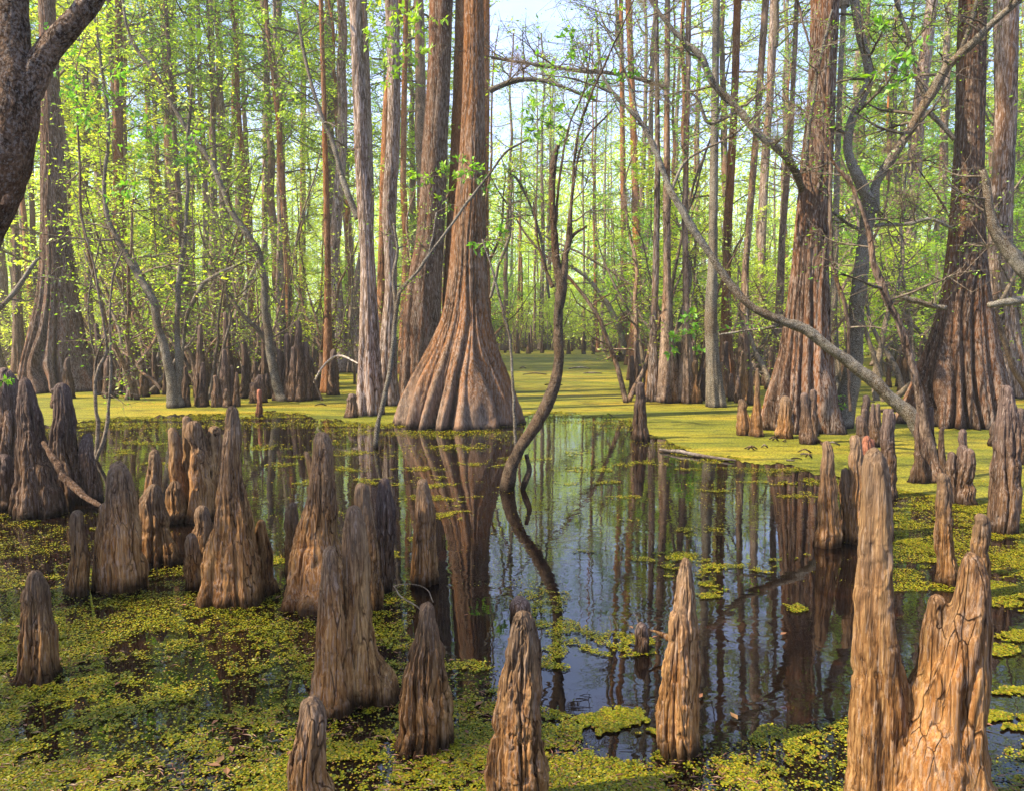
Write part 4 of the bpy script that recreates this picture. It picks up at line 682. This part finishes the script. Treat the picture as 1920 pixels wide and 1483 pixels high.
bent_tree('leaning_branch', 'dark branch slanting up from the left edge before the buttressed cypress', [(-40, 610, 10), (6, 570, 9), (30, 545, 9), (50, 515, 8), (68, 490, 6), (76, 485, 4)], Y=12, base_y=3000, mt='hard', seed=46, flare=0, twig=C(BARE, n=4, blen=.5), cat='limb')
bent_tree('climbing_stem', 'pale vine-like stem climbing beside the right flank of the big right cypress', [(1594, 770, 5), (1592, 700, 6), (1590, 610, 7), (1580, 560, 8), (1562, 500, 8), (1556, 400, 6), (1556, 250, 5), (1540, 150, 5), (1510, 60, 4), (1490, -20, 4)], Y=10.4, base_y=3000, mt='slim', seed=48, flare=0, twig=C(BARE, n=6, blen=.7), cat='vine')
bent_tree('leaning_tree', 'twisted limb reaching right from behind the knotty stem', [(640, 330, 10), (655, 370, 12), (670, 410, 12)], Y=13.5, base_y=3000, mt='hard', seed=49, flare=0, limbs=[([(640, 330, 9), (620, 260, 8), (590, 180, 7), (570, 100, 6), (556, 20, 5)], C(BARE, n=10))], cat='limb')
bent_tree('leaning_tree', 'low crooked branch reaching left from the distant pale cypress', [(1690, 555, 9), (1720, 566, 10), (1750, 574, 10), (1775, 578, 10)], Y=10.2, base_y=3000, mt='hard', seed=50, flare=0, twig=C(BARE, n=5, blen=.4), cat='limb')
bent_tree('leaning_tree', 'mossy horizontal limb reaching right from the main cypress high up', [(918, 170, 11), (950, 156, 10), (1000, 150, 8), (1060, 166, 6), (1120, 190, 4)], Y=14, base_y=3000, mt='hard', seed=52, flare=0, twig=C(TW, n=12, t0=0, blen=.9, leaf=.05, nl=4), leafm='moss', cat='limb')
bent_tree('leaning_tree', 'spidery bare limb crossing under the open sky', [(920, 108, 5), (980, 118, 6), (1060, 130, 7), (1140, 138, 7), (1200, 150, 7), (1250, 165, 9)], Y=15, base_y=3000, mt='hard', seed=53, flare=0, twig=C(BARE, n=22, t0=0, blen=1.3, ntw=9, up=.5), leafm='moss', cat='limb')
# background curving trees across the middle
bent_tree('leaning_tree', 'faint curved tree leaning left in the centre background', [(1172, 664, 12), (1160, 620, 11), (1138, 570, 10), (1110, 530, 8), (1080, 505, 6), (1050, 490, 4)], Y=34, base_y=3000, mt='hard', seed=54, flare=0, twig=C(TW, n=16, blen=2.4, tlen=.8, leaf=.12, t0=.2, ntw=8), leafm='leafy')
bent_tree('leaning_tree', 'slim arched sapling between the main cypress and the crooked stem', [(1030, 560, 4), (1020, 480, 5), (1000, 400, 5), (975, 345, 5), (950, 320, 3)], Y=12.5, base_y=3000, mt='hard', seed=55, flare=0, twig=C(TW, n=8, blen=.5))
bent_tree('leaning_tree', 'mid-distance stem with broken top right of the main cypress', [(920, 560, 6), (935, 500, 6), (955, 440, 6), (958, 380, 5), (960, 320, 4)], Y=17, base_y=3000, mt='hard', seed=56, flare=0, twig=C(TW, n=10, blen=1., leafm=None) if False else C(TW, n=10, blen=1.0))

# leafy sprays near the camera
def spray(label, pts, Y, seed, leaf=0.085, leafm='leafg', name='leafy_branch', nl=9):
    rng = rs(seed); W = Wood(); X0, Z0, s = at_plane(pts[0][0], pts[0][1], Y); base = np.array([X0, Y, Z0])
    for (cx, c_y, r) in pts:
        X, Z, s = at_plane(cx, c_y, Y+rng.normal()*0.15); c = np.array([X, Y, Z])-base
        for k in range(max(3, int(r/7))):
            e = c + rng.normal(size=3)*r*s*np.array([0.7, 0.5, 0.5]); d = unit(e-c + rng.normal(size=3)*0.05)
            W.tube([c, (c+e)/2+rng.normal(size=3)*0.02, e], [0.006, 0.004, 0.002], 4)
            u = rng.rand(nl)[:, None]; W.leaf(c+(e-c)*(0.3+0.8*u), d*0.7+rng.normal(size=(nl, 3))*0.7, leaf*(0.6+0.7*rng.rand(nl)))
        W.tube([np.zeros(3), c*0.5+rng.normal(size=3)*0.03, c+1e-4], [0.006, 0.005, 0.004], 4)
    link(name, W.bake('leafy_branch', [M['twig'], M[leafm]], rng), None, tuple(base), label, 'branch')
spray('bright leafy spray hanging before the dark cypress left of the main one', [(815, 330, 34), (800, 350, 26), (834, 365, 22), (845, 325, 18), (785, 338, 18)], 11.0, 1)
spray('bright leafy spray across the main cypress at mid height', [(890, 330, 30), (870, 300, 20), (905, 352, 22), (880, 316, 20)], 10.9, 2)
spray('small leafy spray at the right edge of the main cypress', [(915, 450, 26), (935, 440, 18), (900, 456, 14)], 10.9, 3)
spray('large leafy spray in the gap right of the main cypress', [(1010, 225, 34), (1030, 240, 28), (990, 205, 24), (1020, 205, 26), (1050, 250, 16), (1000, 240, 20)], 10.5, 4, leaf=.1)
spray('leafy twig beneath the open sky right of the large spray', [(1120, 155, 30), (1160, 150, 26), (1100, 175, 24), (1185, 142, 14), (1060, 110, 14), (1075, 70, 14)], 9.2, 5, leaf=.08)
spray('glossy leaf bunch before the crown of the forked tree', [(1690, 110, 34), (1720, 95, 22), (1700, 140, 22), (1670, 120, 22), (1640, 60, 14)], 8.6, 6, leaf=.1)
spray('bright green shoots above the ribbed stump row', [(1262, 632, 16), (1252, 660, 12), (1300, 600, 16), (1306, 620, 14), (1310, 660, 12), (1296, 590, 10)], 15.0, 7, leaf=.13)
spray('bright shrub shoots at the foot of the big right cypress', [(1560, 745, 14), (1552, 755, 10), (1570, 760, 10)], 11.2, 8, leaf=.05)
spray('green sprig at the far left edge above the knees', [(6, 715, 14), (-4, 740, 14), (10, 730, 8)], 5.6, 9, leaf=.05)
spray('dense green sprays behind the left trunk', [(150, 120, 60), (190, 160, 60), (150, 200, 50), (230, 190, 50), (280, 260, 50), (300, 290, 50), (340, 280, 40), (250, 350, 40)], 13, 10, leaf=.10, leafm='leafg', nl=14)
spray('long drooping leaf tuft between the knotty stem and the dark cypress', [(700, 60, 34), (716, 100, 34), (760, 60, 40), (780, 100, 36), (740, 20, 40), (730, 140, 24), (785, 40, 34)], 13.2, 11, leaf=.11, leafm='leaf', nl=12)
# reddish air plant tufts
for k, (lab, x, y, r, Y) in enumerate([('brown wiry air-plant tuft on the left side of the big right cypress', 1490, 215, 24, 11.2), ('brown air-plant tangle on the stems left of the big right cypress', 1440, 262, 26, 15.5), ('reddish wiry tuft beside the forked tree', 1700, 375, 24, 12.5), ('wiry tuft on the spidery limb', 970, 118, 22, 14.6), ('brown tuft hanging on the crossing limb', 1236, 165, 20, 13.5), ('wiry brown tuft at the top of the frame right of centre', 1212, 6, 16, 9.5), ('tangled brown tuft behind the leaning trunk top', 1180, 380, 20, 18), ('small wiry tuft on a stem right of the forked tree', 1670, 280, 16, 12.5), ('wiry brown tuft left of the straight pale stem', 1296, 205, 18, 15)]):
    rng = rs(60+k); X, Z, s = at_plane(x, y, Y); n = 700
    P = rng.normal(size=(n, 3))*r*s*np.array([0.55, 0.5, 0.4]); A = rng.normal(size=(n, 3)) + P/np.linalg.norm(P, axis=1)[:, None]*0.8
    v, q = leaves(P*0.7, A, r*s*(0.35+0.5*rng.rand(n)), rng, 0.035)
    link('air_plant', mesh('air_plant', v, q, M['moss'], flat=True), None, (X, Y, Z), lab, 'air plant')

# ------------------------------------------------------------------ logs and sticks
def stick(name, label, px, mt='pale', seed=1, cat='stick', group=None, n=None, rel=0.004, zoff=None):
    P = []; R = []
    for (x, y, w_, d) in px:          # d: distance of that point
        X, Z, s = at_plane(x, y, d); P.append((X, d, Z)); R.append(w_/2*s)
    P = np.array(P); R = np.array(R); base = np.array([P[:, 0].mean(), P[:, 1].mean(), 0]); me, _, _ = stem_mesh(P, R, base, M[mt], seed, rel=rel, name=name, s=20)
    link(name, me, None, tuple(base), label, cat, group)
D = Yof
stick('driftwood', 'split grey driftwood leaning between the large dark knees at the left', [(80, 828, 8, 5.6), (105, 868, 13, 5.4), (130, 905, 15, 5.3), (160, 932, 11, 5.2), (192, 948, 8, 5.1)], 'kneedark', 1, 'log', rel=.01)
stick('log', 'low reddish log at the duckweed edge right of centre', [(1236, 842, 5, D(846)), (1280, 848, 8, D(852)), (1330, 856, 7, D(860)), (1380, 862, 3, D(866))], 'pale', 2, 'log')
stick('stick', 'short orange stick pointing at the solitary knee in the pool', [(1216, 1180, 3, 3.4), (1235, 1186, 6, 3.4), (1254, 1196, 13, 3.38)], 'knee', 3)
stick('stick', 'bright broken stick lying below the big right cypress', [(1524, 818, 7, D(820)), (1548, 836, 5, D(838))], 'knee', 4)
stick('stick', 'forked twig lying on the duckweed beside the slim curving stem', [(192, 638, 3, 17), (240, 668, 4, 16.5), (268, 700, 5, 16.2), (285, 712, 5, 16.1), (302, 732, 4, 16)], 'slim', 5)
stick('stick', 'pale stick lying flat on the left duckweed', [(228, 716, 4, D(720)), (268, 698, 4, D(704)), (308, 694, 3, D(699)), (330, 688, 2, D(694))], 'slim', 6)
stick('stick', 'thin diagonal twig leaning on the small ribbed stump', [(450, 738, 3, 15), (468, 712, 3, 15), (484, 684, 3, 15)], 'dark', 7)
stick('stick', 'forked dead branch leaning against the thin reddish cypress', [(588, 718, 3, 15.6), (598, 700, 4, 15.6), (612, 680, 4, 15.6), (630, 668, 4, 15.4), (652, 672, 4, 15.2), (672, 682, 3, 15)], 'pale', 8)
stick('stick', 'dark curved twig arching out of the duckweed clump', [(584, 700, 3, 15.3), (594, 725, 4, 15.3), (604, 750, 4, 15.2)], 'dark', 9)
stick('stick', 'pale twig arching over the stout pointed knee', [(738, 1098, 2, 3.7), (770, 1094, 2, 3.65), (800, 1104, 2, 3.6), (812, 1128, 2, 3.5)], 'twig', 10)
stick('stick', 'thin twig slanting down to the stout pointed knee', [(738, 1098, 2, 3.7), (752, 1118, 3, 3.6), (772, 1130, 3, 3.5), (790, 1144, 2, 3.45)], 'twig', 11)
stick('stick', 'dark log lying behind the leaning trunk by the fluted cypress', [(1640, 772, 6, D(780)), (1690, 768, 8, D(778)), (1740, 770, 8, D(780))], 'dark', 12, 'log')
R_ = rs(36)
for k in range(26):
    x = [120, 640, 1000, 1300, 1640][k % 5]+R_.rand()*200-60; y = 690+R_.rand()*75; a = R_.rand()*90-45
    stick('stick', 'small dead stick lying on the far duckweed', [(x, y-1, 2, D(y)), (x+a*.5, y-2-R_.rand()*2, 2.5, D(y)), (x+a, y-1, 1.5, D(y))], ['dark', 'slim', 'pale'][k % 3], 140+k, group='dead sticks on the far duckweed', rel=0)
R_ = rs(31)
for k in range(16):
    x = 1400 + R_.rand()*260; y = 815 + R_.rand()*52; a = R_.rand()*60-30; b = R_.rand()*26-16
    stick('stick', 'fallen twig in the litter below the big right cypress', [(x, y-3, 3, D(y)), (x+a*.5, y-5+b*.3, 3, D(y)-.02), (x+a, y-2, 2, D(max(y+b*.3, 800)))], ['pale', 'dark', 'slim'][k % 3], 40+k, group='twigs below the big right cypress', rel=0)
# twigs standing in the pool
for k, (x0, y0, x1, y1) in enumerate([(1160, 1182, 1144, 1148), (1182, 1180, 1170, 1158), (1146, 1184, 1142, 1155), (1196, 1166, 1188, 1148)]):
    stick('stick', 'thin bare twig poking out of the pool beside the mossy stump', [(x0, y0, 2.2, 3.55), ((x0+x1)/2+2, (y0+y1)/2, 2, 3.55), (x1, y1, 1.2, 3.55)], 'twig', 70+k, group='thin twigs in the pool', rel=0)
# orange-brown leaves floating on the near carpet
rng = rs(77)
for k in range(46):
    x = rng.rand()*1000-20 if k < 30 else 960+rng.rand()*900; y = 1080+rng.rand()*380; Y = D(y); X = (x-960)/F*(Y*CP+CAMH*SP)
    s = 0.012+rng.rand()*0.02; a = rng.rand()*6.3; c_, s_ = math.cos(a), math.sin(a)
    V = np.array([(-s, 0, 0.002), (-s*.2, s*.45, .006), (s*.9, 0, .002), (-s*.2, -s*.45, .005)]); V = np.stack([V[:, 0]*c_-V[:, 1]*s_, V[:, 0]*s_+V[:, 1]*c_, V[:, 2]], -1)
    link('fallen_leaf', mesh('fallen_leaf', V, [(0, 1, 2, 3)], M['litter'], flat=True), None, (X, Y, 0.012), 'small fallen leaf floating on the duckweed', 'leaf', 'fallen leaves floating in the foreground')

# root mound: upturned tangle of roots
def root_mound(label, cx, by, wpx, hpx, seed):
    Y = D(by)+0.8; X, _, s = at_plane(cx, by, Y); rng = rs(seed); t = thing('root_mound', label, 'root mound', (X, Y, 0)); Wd = wpx*s; H = hpx*s
    n = 48; m_ = 26; th = np.linspace(0, 2*math.pi, n, endpoint=False); u = np.linspace(0, 1, m_); T, U = np.meshgrid(th, u)
    r = Wd/2*np.sqrt(1-U**2*0.97); q = np.stack([np.cos(T)*1.5+seed, np.sin(T)*1.5, U*2], -1).reshape(-1, 3); k = (fbm(q*1.7, 4)-0.5).reshape(T.shape)
    V = np.stack([r*np.cos(T)*(1+1.1*k), r*np.sin(T)*0.6*(1+1.1*k), -0.1+H*0.55*U*(1+0.8*k)], -1)
    me = mesh('root_clod', V.reshape(-1, 3), ringq(m_, n), M['dark']); relief(me, .04, 4, seed, 1); link('root_clod', me, t)
    W = Wood()
    for k in range(46):
        a = rng.rand()*6.28; p = np.array([math.cos(a)*Wd*.36*rng.rand(), -Wd*.2*rng.rand(), H*(.15+.3*rng.rand())]); d = unit(np.array([math.cos(a), -rng.rand(), 0.9*rng.rand()+.1])); pts = [p]
        for j in range(5): d = unit(d+rng.normal(size=3)*.3+np.array([0, 0, -.12])); pts.append(pts[-1]+d*H*.16)
        W.tube(pts, np.linspace(.05, .012, 6), 5)
    link('root_tangle', W.bake('root_tangle', [M['dark']], rng), t)
root_mound('dark upturned mound of tangled roots behind the left reddish cypress', 268, 686, 66, 70, 3)
root_mound('low reddish root mound behind the finger knees', 400, 674, 48, 30, 5)
root_mound('root-choked islet foot right of the channel', 1168, 680, 42, 30, 8)

# ------------------------------------------------------------------ the flooded forest behind
def tree_proto(seed, H, r0, lean, mt, crown, n=16):
    rng = rs(seed); k = 26; z = np.linspace(-0.2, H, k); P = np.stack([np.cumsum(rng.normal(size=k))*0.04+lean*z/H, np.cumsum(rng.normal(size=k))*0.04, z], -1); P[:, :2] -= P[0, :2]
    R = r0*(1-0.75*(z/H))*(1+1.3*np.exp(-np.clip(z, 0, None)/0.7)); Cc = curve(np.c_[P, R], 80); th = np.linspace(0, 2*math.pi, n, endpoint=False)
    W = Wood(); W.tube(Cc[:, :3], Cc[:, 3], n); me = W.bake('trunk', [M[mt]], rng)
    co = np.empty(len(me.vertices)*3, np.float32); me.vertices.foreach_get('co', co); co = co.reshape(-1, 3); ctr = np.repeat(Cc[:, :3], n, 0); d = co-ctr
    a = np.arctan2(d[:, 1], d[:, 0]); f = 1-0.28*np.exp(-np.clip(co[:, 2:3], 0, None)/1.0)*(1-np.abs(np.sin(a*3.5+seed))[:, None]**.6); co = ctr+d*f
    me.vertices.foreach_set('co', co.astype(np.float32).ravel()); me.update()
    Wc = Wood(); branches(Wc, P, R, rng, **crown); return me, Wc.bake('crown', [M['twig'], M[['leaf', 'leafy', 'leafg'][seed % 3]]], rng)
def shrub_proto(seed, H, nst, crown, lf):
    rng = rs(seed); W = Wood()
    for k in range(nst):
        a = rng.rand()*6.28; d = unit(np.array([math.cos(a)*.5, math.sin(a)*.4, 1.0])); pts = [np.array([math.cos(a)*.15, math.sin(a)*.15, -.1])]
        for j in range(8): d = unit(d+rng.normal(size=3)*.17+np.array([0, 0, .05])); pts.append(pts[-1]+d*H/8*(.7+.5*rng.rand()))
        R = np.linspace(.04*H/4, .008, 9); W.tube(pts, R, 6); branches(W, pts, R, rng, **crown)
    return W.bake('shrub', [M['twig'], M[lf]], rng)
TC = dict(n=34, t0=0.30, t1=1.0, blen=2.8, ntw=12, tlen=1.0, nl=22, leaf=.115)
PROTO = [tree_proto(1, 20, .20, .5, 'grey', C(TC, t0=.38)), tree_proto(2, 22, .24, -.4, 'slim', C(TC, t0=.42, n=28)), tree_proto(3, 18, .13, 1.0, 'rust', C(TC, t0=.35, n=24)),
         tree_proto(4, 21, .17, -.8, 'slim', C(TC, t0=.12, n=40, blen=2.4)), tree_proto(5, 23, .26, .2, 'grey', C(TC, t0=.45, n=30)), tree_proto(6, 17, .10, -.5, 'grey', C(TC, t0=.2, n=30, blen=2.0))]
BARE_P = [tree_proto(8, 24, .20, .3, 'grey', C(TC, t0=.45, n=20, nl=10)), tree_proto(11, 22, .13, -.6, 'rust', C(TC, t0=.40, n=18, nl=9)), tree_proto(14, 23, .16, .5, 'slim', C(TC, t0=.4, n=20, nl=9))]
SC = dict(n=10, t0=.2, t1=1., blen=1.4, ntw=9, tlen=.6, nl=18, leaf=.09, up=.1)
SHRUB = [shrub_proto(21, 5, 5, SC, 'leafy'), shrub_proto(22, 7, 4, C(SC, blen=1.7), 'leaf'), shrub_proto(23, 3.2, 7, C(SC, nl=3), 'leafy'), shrub_proto(24, 8, 4, C(SC, blen=2.0, n=12), 'leafg'), shrub_proto(25, 2.6, 9, C(SC, nl=1, n=6), 'leafy')]
KN = []
for k in range(4):
    V = lobe_pts([(700, 950, 958), (740, 946, 962), (800, 938, 970)], 12.0, 300+k, 28, 30)
    V = V - np.array([V[0, :, 0].mean(), 0, 0]); me = mesh('cypress_knee', V.reshape(-1, 3), ringq(30, 28), M['kneedark']); relief(me, .01, 12, k, hattr=.8); KN.append(me)
SAP = []
for k in range(6):
    r_ = rs(500+k); Ws = Wood()
    for q in range(1+k % 3):
        d = unit(np.array([r_.normal()*.35, r_.normal()*.2, 1.0])); pts = [np.array([r_.normal()*.1, r_.normal()*.1, -.1])]; H = 3.5+4.5*r_.rand()
        for j in range(12): d = unit(d+r_.normal(size=3)*np.array([.16, .12, .1])+np.array([0, 0, .03])); pts.append(pts[-1]+d*H/12)
        R = np.linspace(.045+.03*r_.rand(), .008, 13); Ws.tube(curve(pts, 30), np.interp(np.linspace(0, 12, 30), np.arange(13), R), 7); branches(Ws, pts, R, r_, n=14, t0=.15, t1=1., blen=1.0, ntw=7, tlen=.4, nl=4 if k % 2 else 1, leaf=.07, up=.5)
    SAP.append(Ws.bake('sapling', [M['slim' if k % 2 else 'twig'], M['leaf']], r_))
rng = rs(2024)
def sx(px, Y): return (px-960)/F*(Y*CP)
occupied = []
def place(n, x0, x1, Y0_, Y1_, fn, md):
    c = 0; tries = 0
    while c < n and tries < n*40:
        tries += 1; px = x0+rng.rand()*(x1-x0); Y = 1/((1-rng.rand())*0 + (rng.rand()*(1/Y0_-1/Y1_)+1/Y1_))
        X = sx(px, Y)
        if any((X-a)**2+(Y-b)**2 < md*md for a, b in occupied): continue
        occupied.append((X, Y)); fn(px, X, Y); c += 1
def put_tree(px, X, Y):
    gap = 930 < px < 1560
    me, cr = (BARE_P[rng.randint(3)] if gap and rng.rand() < .8 else PROTO[rng.randint(6)]); s = .85+.35*rng.rand()
    t = thing('swamp_tree', 'slim leafy tree among the many standing in the background of the flooded forest' if not gap else 'slim sparse tree among those standing behind the channel and the stump row', 'tree', (X, Y, 0), 'background trees of the flooded forest' if not gap else 'sparse background trees behind the channel')
    t.rotation_euler.z = rng.rand()*6.28; t.scale = (s*(.8+.5*rng.rand()),)*2+(s,)
    link('trunk', me, t); link('crown', cr, t)
def put_bare(px, X, Y):
    me, cr = BARE_P[rng.randint(3)]; s = .8+.35*rng.rand()
    t = thing('swamp_tree', 'slim nearly bare trunk among the many standing in the background', 'tree', (X, Y, 0), 'slim nearly bare background trunks'); t.rotation_euler.z = rng.rand()*6.28; t.scale = (s*(.6+.5*rng.rand()),)*2+(s,)
    link('trunk', me, t); link('crown', cr, t)
def put_shrub(px, X, Y):
    k = rng.randint(5); o = link('swamp_shrub', SHRUB[k], None, (X, Y, 0), 'twiggy spring-green shrub growing among the background trees', 'shrub', 'shrubs among the background trees'); s = .7+.6*rng.rand(); o.scale = (s, s, s); o.rotation_euler.z = rng.rand()*6.28
def put_sapling(px, X, Y):
    k = rng.randint(6); o = link('sapling', SAP[k], None, (X, Y, 0), 'thin wiry sapling among the tangle behind the near duckweed', 'sapling', 'wiry saplings in the middle distance'); s = .6+.7*rng.rand(); o.scale = (s, s, s); o.rotation_euler.z = rng.rand()*6.28
def put_knee(px, X, Y):
    k = rng.randint(4); o = link('cypress_knee', KN[k], None, (X, Y, 0), 'small far knee standing at the foot of the background trees', 'cypress knee', 'small knees among the background trees'); s = .6+.9*rng.rand(); o.scale = (s, s, s*(.8+.9*rng.rand())); o.rotation_euler.z = rng.rand()*6.28
place(13, -60, 650, 23, 38, put_tree, 1.8)
place(34, -100, 700, 34, 72, put_tree, 1.8)
place(10, 660, 930, 24, 72, put_tree, 1.8)
place(7, 930, 1140, 56, 78, put_tree, 2.0)
place(16, 1200, 1560, 30, 75, put_tree, 1.6)
place(30, 1560, 2000, 36, 75, put_tree, 1.6)
place(14, -80, 640, 28, 60, put_shrub, 1.2)
place(18, -60, 640, 24, 50, put_bare, 1.2)
place(8, 930, 1200, 50, 74, put_bare, 1.5)
place(26, 1200, 2000, 24, 62, put_shrub, 1.2)
place(60, 640, 1240, 54, 74, put_shrub, 1.0)
place(30, 1200, 1960, 30, 70, put_shrub, 1.0)
place(20, 200, 640, 16, 30, put_sapling, .5)
place(30, 1180, 1960, 15.5, 30, put_sapling, .5)
place(10, 660, 1000, 17, 30, put_sapling, .5)
place(110, 180, 640, 16.5, 34, put_knee, .25)
place(90, 1180, 1960, 17, 40, put_knee, .25)
place(30, 900, 1180, 46, 66, put_knee, .5)
t = thing('swamp_tree', 'unseen leafy tree added outside the left edge so that its crown shades the near knees', 'tree', (-8.6, 0.2, 0)); t.scale = (1.0, 1.0, 0.5)  # added out of view to throw dappled shade over the lower left
link('trunk', PROTO[3][0], t); link('crown', PROTO[3][1], t)
# far wood read as one mass
rng = rs(99); W = Wood()
for k in range(330):
    Y = 72+rng.rand()*55; X = sx(-350+rng.rand()*2650, Y); H = 15+rng.rand()*7; l = rng.normal()*.6
    P = np.array([(X, Y, 0), (X+l*.3, Y, H*.3), (X+l*.7, Y, H*.65), (X+l, Y, H)]); r = .06+.13*rng.rand(); W.tube(P, [r*1.9, r, r*.8, .03], 6)
    if k % 2: W.tube([(X+1, Y, 0), (X+1+l, Y, 2+rng.rand()*3), (X+2*l, Y, 6+rng.rand()*5)], [.09, .06, .02], 4)
nb = 22000; by = 74+rng.rand(nb)*60; bx = sx(-400+rng.rand(nb)*2750, by); bz = 0.8+rng.rand(nb)**1.25*22
gapf = np.exp(-(((bx/by*F+960)-1230)/330)**2); keep = rng.rand(nb) > gapf*smooth(bz/by, .24, .34)*0.93; bx, by, bz = bx[keep], by[keep], bz[keep]; nb = len(bx)
per = 28; c = np.repeat(np.stack([bx, by, bz], -1), per, 0); sr = np.repeat(.5+rng.rand(nb)*.9, per)[:, None]
W.leaf(c+rng.normal(size=c.shape)*sr*np.array([1, 1, .55]), rng.normal(size=c.shape), .22+.22*rng.rand(len(c)))
link('far_forest', W.bake('far_forest', [M['grey'], M['leafy']], rng), label='far wood of pale trunks and yellow-green spring foliage closing the view', cat='forest', kind='stuff')
# thicket of thin stems at the far shoreline
W = Wood(); rng = rs(98)
for k in range(1500):
    Y = 48+rng.rand()*40; px = -100+rng.rand()*2120
    if 985 < px < 1160 and Y < 66: continue
    X = sx(px, Y); h = .8+rng.rand()**2*4; l = rng.normal(size=2)*h*.25; W.tube([(X, Y, -.05), (X+l[0]*.4, Y, h*.5), (X+l[0], Y+l[1], h)], [.035+.05*rng.rand(), .03, .008], 4)
c = np.stack([np.zeros(9000)]*3, -1); Y = 46+rng.rand(9000)*44; X = sx(-100+rng.rand(9000)*2120, Y); W.leaf(np.stack([X, Y, .4+rng.rand(9000)*3.4], -1), rng.normal(size=(9000, 3)), .14+.12*rng.rand(9000))
link('shore_thicket', W.bake('shore_thicket', [M['slim'], M['leafy']], rng), label='thicket of thin brown stems along the far waterline', cat='thicket', kind='stuff')

# ------------------------------------------------------------------ humid air: pale haze round the whole scene
m = bpy.data.materials.new('humid_air'); m.use_nodes = True; t = m.node_tree; t.nodes.remove(t.nodes['Principled BSDF'])
pv = t.nodes.new('ShaderNodeVolumePrincipled'); pv.inputs['Color'].default_value = (1.0, 0.99, 0.84, 1); pv.inputs['Density'].default_value = 0.0014; pv.inputs['Anisotropy'].default_value = 0.3
t.links.new(pv.outputs[0], t.nodes['Material Output'].inputs['Volume'])
a, b, c, d, e, f = -410, 410, -35, 410, -1.5, 34
me = mesh('haze', [(a, c, e), (b, c, e), (b, d, e), (a, d, e), (a, c, f), (b, c, f), (b, d, f), (a, d, f)], [(0, 3, 2, 1), (4, 5, 6, 7), (0, 1, 5, 4), (1, 2, 6, 5), (2, 3, 7, 6), (3, 0, 4, 7)], m, flat=True)
link('haze', me, label='pale humid air between the trees', kind='stuff')
